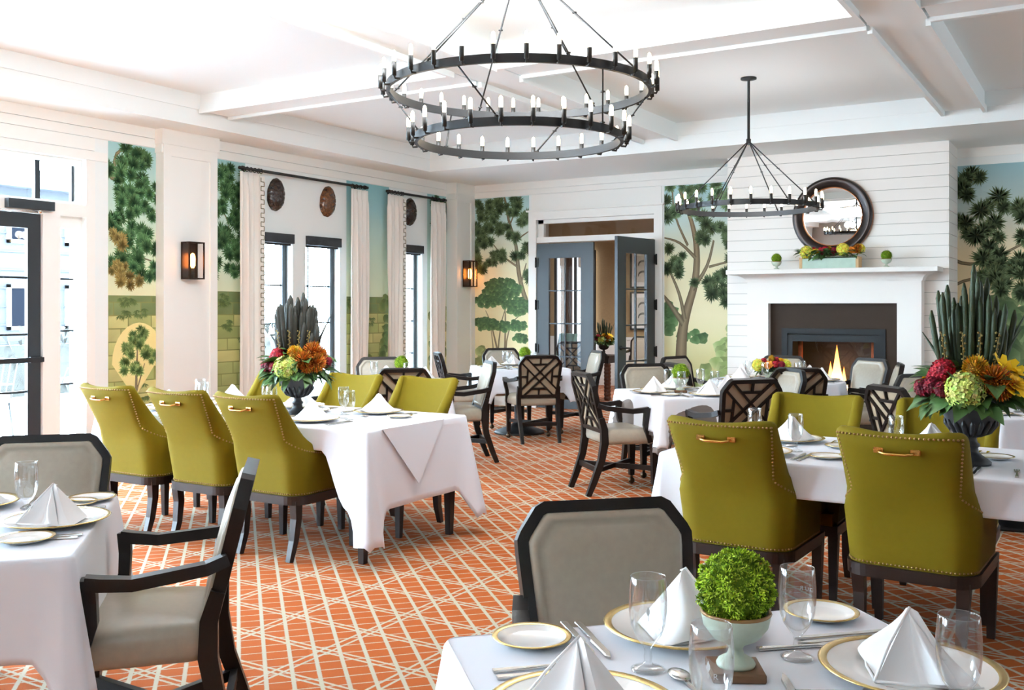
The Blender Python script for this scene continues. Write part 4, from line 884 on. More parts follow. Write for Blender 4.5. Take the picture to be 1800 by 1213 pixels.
# ------------------------------------------------------------- chandeliers
sk = MB().lathe([(0, 0), (.0135, 0), (.0135, .078), (.0, .078)], 12, (0, 0, 0), True).tube([(-.035, 0, -.012), (-.006, 0, -.014), (0, 0, .002)], .0065, 6).mesh('candle_sleeve', SOCK)
bu = MB().lathe([(.009, .078), (.011, .09), (.0115, .12), (.009, .138), (.0, .146)], 10).mesh('bulb', BULB)
def tier(o, Rr, z, n, ph, bh=.048):
    MB().ring(Rr-.022, Rr, z, z+bh, 96).build('iron_ring', BLACK, o)
    for i in range(n):
        a = 2*pi*(i+ph)/n; s = put('candle_sleeve', sk, o, ((Rr+.033)*cos(a), (Rr+.033)*sin(a), z+.012)); s.rotation_euler.z = a; put('bulb', bu, s)
def rod(o, a, b, hook=True):
    a, b = Vector(a), Vector(b); mb = MB().tube([a, b], .0055, 6)
    if hook:
        for t in (.42, .97):
            p = a.lerp(b, t); mb.ring(.008, .014, -.003, .003, 10, p)
    mb.build('hanging_rod', BLACK, o)
def chandelier(R1, z1, R2, z2, hub, loc, label, n1, n2, watts, ph=.3):
    o = empty('chandelier', loc, 0, label, 'chandelier'); tier(o, R1, z1, n1, ph)
    MB().lathe([(0, ZC), (.075, ZC), (.075, ZC-.016), (.02, ZC-.024), (.013, ZC-.03), (.013, hub+.03), (.022, hub+.03), (.022, hub-.02), (0, hub-.03)], 20).build('canopy_and_stem', BLACK, o)
    for i in range(6):
        a = 2*pi*i/6; l = bpy.data.lights.new('candle_light', 'POINT'); l.energy = watts; l.color = (.9, .95, 1); l.shadow_soft_size = .06; q = bpy.data.objects.new('candle_light', l); COL.objects.link(q); q.location = (loc[0]+.3*R1*cos(a), loc[1]+.3*R1*sin(a), z1+.2)
    for i in range(6):
        a = 2*pi*(i+.35)/6; rod(o, (.012*cos(a), .012*sin(a), hub), ((R1-.011)*cos(a), (R1-.011)*sin(a), z1+.046))
    if R2:
        tier(o, R2, z2, n2, ph+.2)
        for i in range(6):
            a = 2*pi*(i+.6)/6; rod(o, ((R1-.012)*cos(a), (R1-.012)*sin(a), z1+.01), ((R2-.01)*cos(a+.25), (R2-.01)*sin(a+.25), z2+.046))
    return o
chandelier(.807, 2.80, .638, 2.497, 3.60, (-3.10, 5.18, 0), 'big two tier black iron ring chandelier with candle bulbs', 30, 24, 3.5)
chandelier(.647, 2.424, 0, 0, 3.083, (-2.98, 9.27, 0), 'smaller one ring black iron chandelier on a long stem near the fireplace', 24, 0, 2)
# ------------------------------------------------------------- wall lanterns
def lantern():
    o = empty('wall_lantern'); D_, W_, H = .13, .105, .40; BR = mat('bronze_lantern_metal', (54, 38, 28), .35, .7)
    MB().box((0, -W_, 0), (.012, W_, H)).build('backplate', BR, o)
    f = MB()
    for y in (-W_, W_-.014):
        f.box((D_-.014, y, 0), (D_, y+.014, H))
        for z in (0, H-.014): f.box((.012, y, z), (D_-.014, y+.014, z+.014))
    f.box((D_-.014, -.009, 0), (D_, .009, H))
    for z in (0, H-.014): f.box((D_-.014, -W_+.014, z), (D_, W_-.014, z+.014)); f.box((.012, -W_+.014, z+.004), (D_-.014, W_-.014, z+.010))
    f.build('cage_frame', BR, o)
    MB().box((D_-.009, -W_+.014, .014), (D_-.006, W_-.014, H-.014)).box((.014, -W_+.005, .014), (D_-.014, -W_+.008, H-.014)).box((.014, W_-.008, .014), (D_-.014, W_-.005, H-.014)).build('glass', PANE, o)
    L_ = MB().lathe([(0, .012), (.016, .012), (.016, .12), (0, .12)], 14, (.06, 0, 0)).build('candle_sleeve', SOCK, o)
    MB().lathe([(.012, .12), (.027, .15), (.029, .23), (.020, .27), (0, .285)], 14, (.06, 0, 0)).build('bulb', mat('amber_bulb', (255, 190, 110), .2, emit=(255, 158, 66), es=14), o)
    return o
place('lantern', lantern, (XL+.126, 7.29, 1.80), 0, 'bronze glass wall lantern on the nearer white pilaster', 'wall lamp')
place('lantern', lantern, (XL+.196, 12.55, 1.81), 0, 'bronze glass wall lantern on the corner pilaster', 'wall lamp')
# ------------------------------------------------------------- curtains, rods and turtle shells
def curtain(y0, y1, lead, label):     # lead = +1: the braided leading edge is at y1
    o = empty('curtain', (XL, 0, 0), 0, label, 'curtain', None); zt = 3.06; n = 80; w_ = y1-y0; rows = []
    pl = max(3, round(w_/.085)); seed = y0*3
    for k, z in enumerate((.02, .5, 1.0, 1.6, 2.2, 2.7, 2.88, 2.93, zt)):
        ring = []
        for i in range(n+1):
            t = i/n; amp = .03+.012*sin(t*9+seed) if z < 2.9 else .016; sp = 1+.05*(zt-z)/zt
            ring.append((.105+amp*sin(2*pi*pl*t+.5*sin(z*1.3+seed))+.006*sin(17*t+z*2), y0+w_/2+(t-.5)*w_*sp, z))
        rows.append(ring)
    c = MB().loft(rows, False, False, True).build('curtain_cloth', CURT, o); s = c.modifiers.new('thickness', 'SOLIDIFY'); s.thickness = .003
    if lead:
        ye = y1 if lead > 0 else y0; mb = MB(); z = .1; x0 = .152
        def seg(a, b, za, zz): mb.box((x0, min(a, b), za), (x0+.004, max(a, b), zz))
        yi = ye-lead*.065; yo = ye-lead*.015
        while z < zt-.12:    # square-wave greek key
            seg(yi, yo, z, z+.008); seg(yo-.004, yo+.004, z, z+.052); seg(yi, yo, z+.052, z+.060); seg(yi-.004, yi+.004, z+.052, z+.104); z += .104
        mb.build('greek_key_braid', KEYTRIM, o); MB().box((.145, min(yi, yo)-.012, .03), (.1515, max(yi, yo)+.012, zt-.03)).build('braid_band', CURT, o)
    return o
curtain(8.04, 8.385, 1, 'ivory pleated curtain with greek key edge left of the paired windows')
curtain(9.97, 10.32, -0, 'ivory pleated curtain at the right of the paired windows')
curtain(10.75, 11.10, 1, 'ivory pleated curtain with greek key edge left of the single window')
curtain(11.745, 12.12, -0, 'ivory pleated curtain beside the corner pilaster')
def curtain_rod(y0, y1, ringys, label):
    o = empty('curtain_rod', (XL, 0, 3.10), 0, label, 'curtain rod')
    MB().tube([(.105, y0, 0), (.105, y1, 0)], .017, 10).build('rod', BLACK, o)
    for y, s in ((y0, -1), (y1, 1)): MB().tube([(.105, y, 0), (.105, y+s*.03, 0), (.105, y+s*.04, 0), (.105, y+s*.07, 0)], [.026, .026, .018, .02], 12).build('finial', BLACK, o)
    for y in (y0+.08, y1-.08): MB().box((.002, y-.012, -.03), (.012, y+.012, .03)).box((.012, y-.008, -.008), (.105, y+.008, .008)).build('bracket', BLACK, o)
    rm = MB().tube([(.105+.026*cos(a), .0, .026*sin(a)-.006) for a in [2*pi*k/14 for k in range(15)]], .005, 6).mesh('curtain_ring', BLACK)
    for y in ringys: put('curtain_ring', rm, o, (0, y, 0))
curtain_rod(8.10, 10.24, [8.15, 8.21, 8.27, 8.33, 8.37, 10.0, 10.08, 10.16], 'long black curtain rod over the paired windows')
curtain_rod(10.79, 12.06, [10.83, 10.9, 10.97, 11.04, 11.08, 11.78, 11.86, 11.95], 'short black curtain rod over the single window')
SH1 = shell_mat('dark_turtle_shell', (20, 12, 9), (62, 38, 24)); SH2 = shell_mat('brown_turtle_shell', (36, 18, 10), (128, 78, 40))
def turtle(y, z, rot, m, label):
    mb = MB(); n, mr = 64, 18; cs = [(0, k*.40) for k in (-2, -1, 0, 1, 2)]+[(s*.48, k*.42) for s in (-1, 1) for k in (-1.5, -.5, .5, 1.5)]
    for k in range(18): a = 2*pi*(k+.5)/18; cs.append((.84*cos(a), 1.0*sin(a)))
    rings = []
    for i in range(mr+1):
        q = i/mr; ring = []
        for j in range(n):
            a = 2*pi*j/n; u, v = q*cos(a), q*sin(a); d = sorted((u-x)**2+(v-y_)**2 for x, y_ in cs); g = min(1, (sqrt(d[1])-sqrt(d[0]))/.09); hgt = .075*sqrt(max(0, 1-q**2.4))+.007*g+.004*(1-q)
            nar = 1-.1*v; ring.append((hgt, .135*u*nar*(1+.02*sin(9*a)*q), .20*v*(1+.015*sin(13*a)*q)))
        rings.append(ring)
    mb.loft(rings, False, True, True); mb.add([(0, p[1], p[2]) for p in rings[-1]]+[(0, 0, 0)], [((j+1) % n, j, n) for j in range(n)])
    o = mb.build('turtle_shell', m); o.location = (XL+.004, y, z); o.rotation_euler.x = rot; tag(o, label, 'turtle shell')
turtle(8.70, 2.86, radians(-6), SH1, 'dark turtle shell hung nearest the long rod\'s left end')
turtle(9.62, 2.86, radians(-8), SH2, 'lighter brown turtle shell hung above the second window')
turtle(11.36, 2.87, radians(-5), SH1, 'dark turtle shell hung above the single window')
# ------------------------------------------------------------- fireplace
o = empty('fireplace', (-2.83, CY, 0), 0, 'white mantel fireplace with dark surround and a lit gas fire', 'fireplace')
FD = -.20; W1, W2 = 1.0, .74
MB().box((-W1, FD, 0), (-W2, 0, 1.545)).box((W2, FD, 0), (W1, 0, 1.545)).box((-W1, FD, 1.548), (W1, 0, 1.80)).box((-W1, FD+.012, 1.545), (W1, 0, 1.548)).build('mantel_surround', WHITE3, o)
cr = []
for t in range(9):
    a = t/8*pi/2; cr.append((.15*(1-cos(a)), .095*sin(a)))
prof = [(0, 0)]+[(.012+x, z) for x, z in cr]
rgs = [[(-W1-d, 0, 1.80+z), (-W1-d, FD-d, 1.80+z), (W1+d, FD-d, 1.80+z), (W1+d, 0, 1.80+z)] for d, z in prof]
MB().loft(rgs, True, True).build('crown_moulding', WHITE3, o)
MB().rbox((-W1-.20, FD-.215, 1.896), (W1+.20, 0, 1.952), .006).build('mantel_shelf', WHITE3, o)
SL = mat('brown_grey_slab', (56, 43, 34), .6, spec=.15, var=.06, vscale=6)
MB().box((-W2, -.10, 1.245), (W2, -.001, 1.545)).box((-W2, -.10, 0), (-.60, -.001, 1.245)).box((.60, -.10, 0), (W2, -.001, 1.245)).box((-.60, -.10, 0), (.60, -.001, .34)).build('slab_surround', SL, o)
f = MB()
for a, b, c, d, y in ((-.60, 1.185, .60, 1.245, -.12), (-.60, .34, -.53, 1.185, -.12), (.53, .34, .60, 1.185, -.12), (-.53, 1.09, .53, 1.165, -.11), (-.53, .34, -.47, 1.09, -.11), (.47, .34, .53, 1.09, -.11), (-.47, .34, .47, .40, -.11)): f.box((a, y, b), (c, y+.03, d))
f.build('firebox_frame', mat('firebox_black', (20, 24, 27), .5, spec=.3), o)
FB = mat('firebox_lining', (16, 10, 8), .7, var=.3, vscale=5)
mbx = MB().box((-.53, .45, .34), (.53, .47, 1.18)).box((-.55, -.10, .34), (-.53, .45, 1.18)).box((.53, -.10, .34), (.55, .45, 1.18)).box((-.53, -.08, 1.16), (.53, .45, 1.19)).box((-.53, -.08, .32), (.53, .45, .36)); mbx.build('firebox', FB, o)
MB().box((-.47, -.098, .40), (.47, -.094, 1.09)).build('firebox_glass', PANE, o)
for s in (-1, 1): MB().tube([(s*.43, .1, .36), (s*.43, .1, 1.15)], .03, 10).build('side_pilaster', mat('rust_brick', (150, 74, 38), .8, var=.4, vscale=14), o)
for x, y, a in ((-.2, .12, .2), (.05, .2, -.3), (.22, .1, .4)): MB().tube([(x-.17, y, .40), (x, y+.02*a, .43+.02), (x+.17, y+.1*a, .41)], [.035, .045, .03], 10).build('log', mat('charred_log', (40, 28, 20), .9, bump=.4, bscale=30), o)
def flame_mat():
    m = bpy.data.materials.new('flame'); m.use_nodes = True; nt = m.node_tree; nt.nodes.clear(); N = nt.nodes.new; L = nt.links.new
    out = N('ShaderNodeOutputMaterial'); e = N('ShaderNodeEmission'); t = N('ShaderNodeBsdfTransparent'); ad = N('ShaderNodeAddShader'); tc = N('ShaderNodeTexCoord'); sp = N('ShaderNodeSeparateXYZ'); r = N('ShaderNodeValToRGB')
    L(tc.outputs['Generated'], sp.inputs[0]); L(sp.outputs[2], r.inputs[0]); el = r.color_ramp.elements
    el[0].position = 0; el[0].color = (1, .75, .4, 1); el[1].position = 1; el[1].color = (.5, .1, .01, 1); k = el.new(.45); k.color = (1, .42, .1, 1)
    L(r.outputs[0], e.inputs[0]); e.inputs[1].default_value = 2.4; L(e.outputs[0], ad.inputs[0]); L(t.outputs[0], ad.inputs[1]); L(ad.outputs[0], out.inputs[0]); return m
FLM = flame_mat()
for x, y, h_, wd in ((.0, .12, .62, .085), (-.07, .1, .42, .065), (.08, .13, .36, .055), (-.14, .11, .24, .045), (.2, .1, .18, .03), (.30, .12, .24, .03), (-.3, .12, .14, .03)):
    MB().lathe([(wd*.7, 0), (wd, h_*.14), (wd*.8, h_*.34), (wd*.42, h_*.62), (wd*.18, h_*.84), (0, h_)], 14).build('flame', FLM, o, loc=(x, y, .43))
fl_ = bpy.data.lights.new('fire_glow', 'POINT'); fl_.energy = 2; fl_.color = (1, .5, .2); fl_.shadow_soft_size = .08; q = bpy.data.objects.new('fire_glow', fl_); COL.objects.link(q); q.location = (-2.86, CY+.2, .75)
# mirror
o = empty('round_mirror', (-2.85, CY-.004, 2.58), 0, 'round mirror in a wide dark bronze frame above the mantel', 'mirror')
Mx = Matrix.Rotation(pi/2, 4, 'X')
FRM = mat('dark_bronze_frame', (50, 42, 40), .28, .55, var=.3, vscale=6)
MB().lathe([(.44, 0), (.462, .01), (.468, .045), (.455, .075), (.43, .083), (.38, .06), (.352, .035), (.35, .0)], 72, M=Mx).build('frame', FRM, o)
MB().lathe([(.352, .03), (.349, .04), (.342, .04), (.340, .022)], 72, M=Mx).lathe([(.468, .04), (.472, .02), (.470, .0), (.462, .0)], 72, M=Mx).build('copper_rim', mat('copper_rim', (168, 104, 62), .35, .8), o)
MIR = mat('mirror_silver', (235, 236, 236), .01, 1)
MB().lathe([(.345, .020), (.23, .0245), (.1, .0265), (.0, .027)], 72, M=Mx).build('mirror_glass', MIR, o)
# ------------------------------------------------------------- placing: tables, cloths, chairs, settings
def polar(c, a, d): return (c[0]+d*cos(a), c[1]+d*sin(a))
def chair(x, y, face, label, group=None): return place('armchair', armchair, (x, y, 0), face-pi/2, label, 'chair', group)
def gchair(x, y, rz, label): return place('barrel', barrel_chair, (x, y, 0), rz, label, 'chair', None)
NK = [0]
def item(key, fn, x, y, z, rz, label, cat, grp): return place(key, fn, (x, y, z), rz, label, cat, grp)
def setting(x, y, a, where, skip=(), bread=(-.31, .10), nrot=None, napz=.012, dess=True, gob=(.14, .19)):
    """a place laid at x, y for a sitter who faces direction a; 'where' names it"""
    c, s = cos(a-pi/2), sin(a-pi/2)
    def W(p): return x+p[0]*c-p[1]*s, y+p[0]*s+p[1]*c
    rz = a-pi/2; z = TZ+.0015; J = R.uniform
    if 'charger' not in skip: item('charger', charger_m, x, y, z, rz, 'gold rimmed white charger plate '+where, 'plate', 'charger plates')
    if 'napkin' not in skip:
        NK[0] += 1; k = NK[0] % 3; item('napkin%d' % k, napkin(k+1), x, y, z+napz, (rz+(nrot if nrot is not None else J(-.5, .5))), 'folded white napkin tent '+where, 'napkin', 'napkins')
    if 'bread' not in skip: item('bread', bread_m, *W(bread), z, rz, 'small gold rimmed bread plate '+where, 'plate', 'bread plates')
    if 'fork' not in skip:
        for k, px in enumerate((-.205, -.24)): item('fork', fork, *W((px, -.11+J(-.01, .01))), z, rz, ('inner' if k == 0 else 'outer')+' steel fork '+where, 'fork', 'forks')
    if 'knife' not in skip: item('knife', knife, *W((.205, -.11)), z, rz, 'inner steel knife '+where, 'knife', 'knives'); item('knife', knife, *W((.235, -.12)), z, rz, 'outer steel knife '+where, 'knife', 'knives')
    if dess and 'dess' not in skip: item('spoon', spoon, *W((.10, .215)), z, rz+pi/2, 'steel dessert spoon '+where, 'spoon', 'spoons')
    if 'goblet' not in skip: return item('goblet', goblet, *W(gob), z, J(0, 6), 'stemmed clear water goblet '+where, 'glass', 'goblets')
Q = pi/4
# front table (partly below the frame)
T1 = (-.535, 1.75); A1 = radians(45.2)
place('ped97', pedestal_table(.97), (*T1, 0), A1, 'square pedestal table under the front right cloth', 'table')
cloth('tablecloth', .97, .97, .29, .29, 1, (*T1, 0), A1, 'white cloth on the front table with the largest moss ball')
chair(-.975, 2.217, -Q-.02, 'taupe leather armchair seen from the front, closest to camera at centre')
setting(-.806, 2.044, -Q, 'in front of the nearest taupe chair', ('bread', 'goblet', 'fork', 'dess'), nrot=1.0)
item('bread', bread_m, -.574, 2.317, TZ+.0015, 0, 'small gold rimmed bread plate right behind the largest moss ball', 'plate', 'bread plates')
ga = item('goblet', goblet, -.781, 1.80, TZ+.0015, 0, 'stemmed goblet with etched leaf left of the largest moss ball', 'glass', 'goblets')
setting(-.334, 2.035, -Q-pi/2, 'at the right of the largest moss ball', ('bread', 'goblet', 'fork', 'dess'), nrot=.25)
gc = item('goblet', goblet, -.548, 2.02, TZ+.0015, 0, 'stemmed goblet directly right of the largest moss ball', 'glass', 'goblets')
setting(-.788, 1.534, Q, 'at the bottom edge of the picture', ('bread', 'goblet', 'knife', 'dess'), nrot=2.9)
item('bread', bread_m, -1.057, 1.82, TZ+.0015, 0, 'small gold rimmed bread plate at the front cloth\'s left corner', 'plate', 'bread plates')
gb = item('goblet', goblet, -.572, 1.582, TZ+.0015, 0, 'stemmed goblet in front of the largest celadon pot', 'glass', 'goblets')
item('goblet', goblet, -.225, 1.849, TZ+.0015, 0, 'stemmed goblet rightmost on the front table', 'glass', 'goblets')
item('spoon', spoon, -.66, 1.90, TZ+.0015, radians(-60), 'steel spoon lying right of the largest celadon pot', 'spoon', 'spoons').location = (-.50, 1.83, TZ+.0015)
item('spoon', spoon, -.60, 1.68, TZ+.0015, radians(45), 'steel spoon lying left of the nearest goblet', 'spoon', 'spoons')
item('fork', fork, -.75, 2.05, TZ+.0015, radians(-50), 'steel fork with tines just behind the largest celadon pot', 'fork', 'forks').location = (-.63, 2.02, TZ+.0015)
item('knife', knife, -.44, 1.70, TZ+.0015, radians(28), 'steel knife lying at the bottom right of the front cloth', 'knife', 'knives')
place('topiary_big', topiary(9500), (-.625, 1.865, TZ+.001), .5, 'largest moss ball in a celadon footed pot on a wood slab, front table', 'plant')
WT = mat('etched_white', (235, 238, 240), .6)
def etched(o, body, r_, ang, size, z, nm, mirrored):
    for i, chx in enumerate(body):
        cu = bpy.data.curves.new(nm, 'FONT'); cu.body = chx; cu.size = size; cu.align_x = 'CENTER'; t = bpy.data.objects.new(nm, cu)
        dg = bpy.data.objects.new; me = None
        COL.objects.link(t); bpy.context.view_layer.update(); me = bpy.data.meshes.new_from_object(t.evaluated_get(bpy.context.evaluated_depsgraph_get())); bpy.data.objects.remove(t)
        me.materials.append(WT); q = put(nm, me, o); a = ang+(i-(len(body)-1)/2)*size*1.0/r_
        q.location = (r_*cos(a), r_*sin(a), z); q.rotation_euler = (pi/2, 0, a+pi/2)
etched(gc, 'OUR', .0382, radians(75), .012, .128, 'etched_letter', True)
etched(gb, 'R', .0382, radians(-60), .014, .055+.05, 'etched_letter', False)
lf = MB().add([(-.0, 0, 0), (.0035, 0, .008), (.003, 0, .013), (0, 0, .021), (-.003, 0, .013), (-.0035, 0, .008)], [(0, 1, 2, 3, 4, 5)]).box((-.0005, -.0002, -.008), (.0005, .0002, 0)).mesh('etched_leaf', WT)
for g, a in ((ga, -66), (gb, -78)):
    q = put('etched_leaf', lf, g); a = radians(a); q.location = (.0382*cos(a), .0382*sin(a), .115); q.rotation_euler.z = a+pi/2
# left front table
T2 = (-3.24, 1.745); A2 = radians(46)
place('ped97', None, (*T2, 0), A2, 'square pedestal table under the cloth at the left edge', 'table')
cloth('tablecloth', .97, .97, .29, .29, 2, (*T2, 0), A2, 'white cloth on the table at the left edge')
chair(-2.70, 2.14, -pi+Q-.03, 'taupe leather armchair seen side on, pulled to the left edge table')
chair(-3.53, 2.26, -Q, 'taupe leather armchair behind the left edge table, cut by the frame')
setting(-3.49, 2.0, -Q, 'on the left edge table before the cut off chair', ('dess',), bread=(-.36, .06), gob=(.02, .25)); setting(-2.98, 2.0, -pi+Q, 'on the left edge table before the side on chair', ('dess', 'bread', 'goblet'), nrot=.3)
item('bread', bread_m, -2.83, 1.80, TZ+.0015, 0, 'small gold rimmed bread plate at the left edge table\'s near corner', 'plate', 'bread plates')
item('bread', bread_m, -3.22, 2.31, TZ+.0015, 0, 'small gold rimmed bread plate at the left edge table\'s far corner', 'plate', 'bread plates')
item('goblet', goblet, -3.17, 2.02, TZ+.0015, 0, 'stemmed water goblet left of the left edge table\'s tall napkin', 'glass', 'goblets')
# long table on the left
cx = (-6.10-3.66)/2
place('long', leg_table(2.44, 1.0), (cx, 4.92, 0), 0, 'long dark wood table under the left long cloth', 'table')
cloth('tablecloth', 2.44, 1.0, .47, .46, 3, (cx, 4.92, 0), 0, 'white cloth on the long table at left', mid={'y-': .135, 'y+': .12})
NG = ['leftmost', 'middle', 'rightmost']
ov = MB()
def overlay(mb, x, y, z0, hw, hh, sg):     # pointed napkin-cloth corner lying on the end drop
    n = 8
    for i in range(n):
        v0, v1 = i/n, (i+1)/n; a, b = hw*(1-v0), hw*(1-v1)
        xx = lambda v: x+sg*(.022+.03*v)
        mb.add([(xx(v0), y-a, z0-hh*v0), (xx(v0), y+a, z0-hh*v0), (xx(v1), y+b, z0-hh*v1), (xx(v1), y-b, z0-hh*v1)], [(0, 1, 2, 3)]) if i == 99 else None
    mb.add([(xx(0), y-hw, z0), (xx(0), y+hw, z0), (xx(1), y, z0-hh)], [(0, 1, 2)])
    mb.add([(x-sg*.45, y, z0+.0028), (x+sg*.024, y-hw, z0+.001), (x+sg*.024, y+hw, z0+.001)], [(0, 1, 2)])
overlay(ov, -3.66, 4.84, TZ+.0012, .31, .36, 1); q = ov.build('overlay_cloth', LINEN); q.modifiers.new('thickness', 'SOLIDIFY').thickness = .002; tag(q, 'pointed white overlay cloth hanging over the left long table\'s near end', 'tablecloth')
for k, x in enumerate((-5.60, -4.93, -4.33)):
    gchair(x, 4.575, 0, NG[k]+' of the three olive chairs seen from behind, left long table')
for k, x in enumerate((-5.63, -4.89, -4.21)):
    gchair(x, 5.32, pi, NG[k]+' of the three olive chairs facing us across left long table')
for k, x in enumerate((-5.62, -4.96, -4.28)): setting(x, 4.63, pi/2, 'before the '+NG[k]+' near olive chair, left long table', bread=(-.28, .13))
for k, x in enumerate((-5.60, -4.92, -4.22)): setting(x, 5.21, -pi/2, 'before the '+NG[k]+' far olive chair, left long table', bread=(-.28, .13))
q = big_flowers(21, radians(27), REED, k=.93, nre=40, rk=1.5, alt=True); q.location = (-4.62, 4.86, TZ+.001); tag(q, 'tall flower arrangement in a black urn on the left long table', 'flowers')
# long table on the right
cx = (-1.90+.54)/2
place('long', None, (cx, 5.04, 0), 0, 'long dark wood table under the right long cloth', 'table')
cloth('tablecloth', 2.44, 1.0, .47, .46, 5, (cx, 5.04, 0), 0, 'white cloth on the long table at right', mid={'y-': .16, 'y+': .12})
gchair(-1.50, 4.75, radians(-2), 'left olive chair seen from behind with brass pull, right long table')
gchair(-.725, 4.75, radians(-3), 'right olive chair seen from behind with brass pull, right long table')
gchair(-1.46, 5.36, pi, 'left olive chair facing us across the right long table'); gchair(-.76, 5.36, pi, 'right olive chair facing us behind the right flower urn')
NR = ['left', 'right']
for k, x in enumerate((-1.48, -.74)): setting(x, 4.72, pi/2, 'before the '+NR[k]+' near olive chair, right long table', bread=(.33, .04) if k == 0 else (-.29, .12))
for k, x in enumerate((-1.46, -.76)): setting(x, 5.27, -pi/2, 'before the '+NR[k]+' far olive chair, right long table', bread=(-.29, .12))
item('fork', fork, -.34, 4.62, TZ+.0015, radians(4), 'left of two steel forks at the right edge, right long table', 'fork', 'forks'); item('fork', fork, -.28, 4.62, TZ+.0015, radians(2), 'right of two steel forks at the right edge, right long table', 'fork', 'forks')
q = big_flowers(22, radians(8), REED2, k=1.0, ztop=.88, nre=44); q.location = (-.55, 4.93, TZ+.001); tag(q, 'tall flower arrangement in a black urn on the right long table', 'flowers')
# square tables behind
CLOTH = {}
def four_top(T, A, seats, tdesc, seed, where=None, skip=()):
    place('ped97', None, (*T, 0), A, 'square pedestal table '+tdesc, 'table')
    CLOTH[tdesc] = cloth('tablecloth', .97, .97, .27, .27, seed, (*T, 0), A, 'white cloth on the square table '+tdesc)
    for nm, a, d in seats:
        x, y = polar(T, a, d); chair(x, y, a+pi, 'taupe armchair at the '+nm+' of the square table '+tdesc)
    for nm, a in (('left', A-pi+0), ('near', A-pi/2), ('right', A), ('far', A+pi/2)):
        if nm in skip: continue
        x, y = polar(T, a, .345); setting(x, y, a+pi, 'at the %s place, table %s' % (nm, tdesc), bread=(-.30, .10))
T5 = (-3.02, 7.86); A5 = radians(47)
four_top(T5, A5, [('left', A5-pi, .65), ('far side', A5+pi/2, .66), ('near side', A5-pi/2, .70), ('right', A5, .62)], 'in the middle of the room', 11)
place('topiary_small', topiary(2200), (-3.09, 7.80, TZ+.001), .5, 'green moss ball in a celadon pot on the middle square table', 'plant')
uc = cloth('undercloth', .97, .97, .30, .30, 31, (0, 0, 0), 0, None, top=TZ-.002, mt=TAUPE, over=-.002)
uc.parent = CLOTH['in the middle of the room']; del uc['category']; uc['label'] = 'taupe undercloth corner showing below the white hem'
T6 = (-6.05, 10.12); A6 = radians(45)
four_top(T6, A6, [('left', A6-pi, .66), ('far side', A6+pi/2, .66), ('near side', A6-pi/2, .64), ('right', A6, .66)], 'before the grey double doors', 12)
place('topiary_small', None, (-6.02, 10.2, TZ+.001), .9, 'green moss ball in a celadon pot near the grey double doors', 'plant')
T7 = (-5.93, 7.50); A7 = radians(45)
four_top(T7, A7, [('far side', A7+pi/2, .66), ('near side', A7-pi/2, .66), ('right', A7, .66)], 'beside the curtained windows', 13, skip=('left',))
place('topiary_small', None, (-5.93, 7.68, TZ+.001), .2, 'green moss ball in a celadon pot beside the curtained windows', 'plant')
T9 = (-.60, 7.66); A9 = radians(45)
four_top(T9, A9, [('left', A9-pi, .66), ('far side', A9+pi/2, .66)], 'at the right edge', 14, skip=('right',))
chair(-.55, 11.45, radians(-100), 'taupe armchair by the right hand mural, mostly behind the urn flowers')
# round table before the fire
T8 = (-2.80, 9.60)
place('round', pedestal_table(1.25, True), (*T8, 0), 0, 'round pedestal table before the fireplace', 'table')
def round_cloth(T, r0, D, label):
    mb = MB(); rings = []; n = 120
    for t in (0, .02, .05, .15, .35, .6, .8, 1):
        rings.append([((r0+.004+.008*min(1, t*20)+t*(.03+.03*sin(k*2*pi/n*16)))*cos(2*pi*k/n), (r0+.004+.008*min(1, t*20)+t*(.03+.03*sin(k*2*pi/n*16)))*sin(2*pi*k/n), TZ-D*t) for k in range(n)])
    mb.loft(rings, False, True, True); mb.add(rings[0], [tuple(range(n))]); o = mb.build('tablecloth', LINEN, None, loc=(*T, 0)); s = o.modifiers.new('thickness', 'SOLIDIFY'); s.thickness = .0018; s.offset = -1; tag(o, label, 'tablecloth')
round_cloth(T8, .625, .30, 'white cloth on the round table before the fireplace')
for nm, a, d in (('left', -130, .80), ('near side, lattice back to us,', -64, .74), ('right, seen side on,', 14, .80), ('far right, facing us,', 57, .92), ('far side behind the flower bowl', 103, .80), ('far left', 163, .95)):
    a = radians(a); x, y = polar(T8, a, d); chair(x, y, a+pi, 'taupe armchair at the %s of the round table' % nm.rstrip(','))
for nm, a in (('left', -130), ('near', -60), ('right', 14), ('far right', 57), ('far left', 163)):
    a = radians(a); x, y = polar(T8, a, .42); setting(x, y, a+pi, 'at the %s place, round table before the fire' % nm, bread=(-.27, .12), dess=False)
q = low_bowl(); q.location = (-2.83, 9.52, TZ+.001); q.rotation_euler.z = radians(20); tag(q, 'low bowl of red and yellow flowers on the round table', 'flowers')
# on the mantel
q = trough(); q.location = (-2.81, 11.77, 1.953); tag(q, 'turquoise trough of mixed flowers on the mantel shelf', 'flowers')
place('topiary_mini', topiary(900, False, .88), (-3.45, 11.80, 1.953), 0, 'small moss ball pot at the left of the mantel shelf', 'plant')
place('topiary_mini', None, (-2.185, 11.76, 1.953), 1, 'small moss ball pot at the right of the mantel shelf', 'plant')
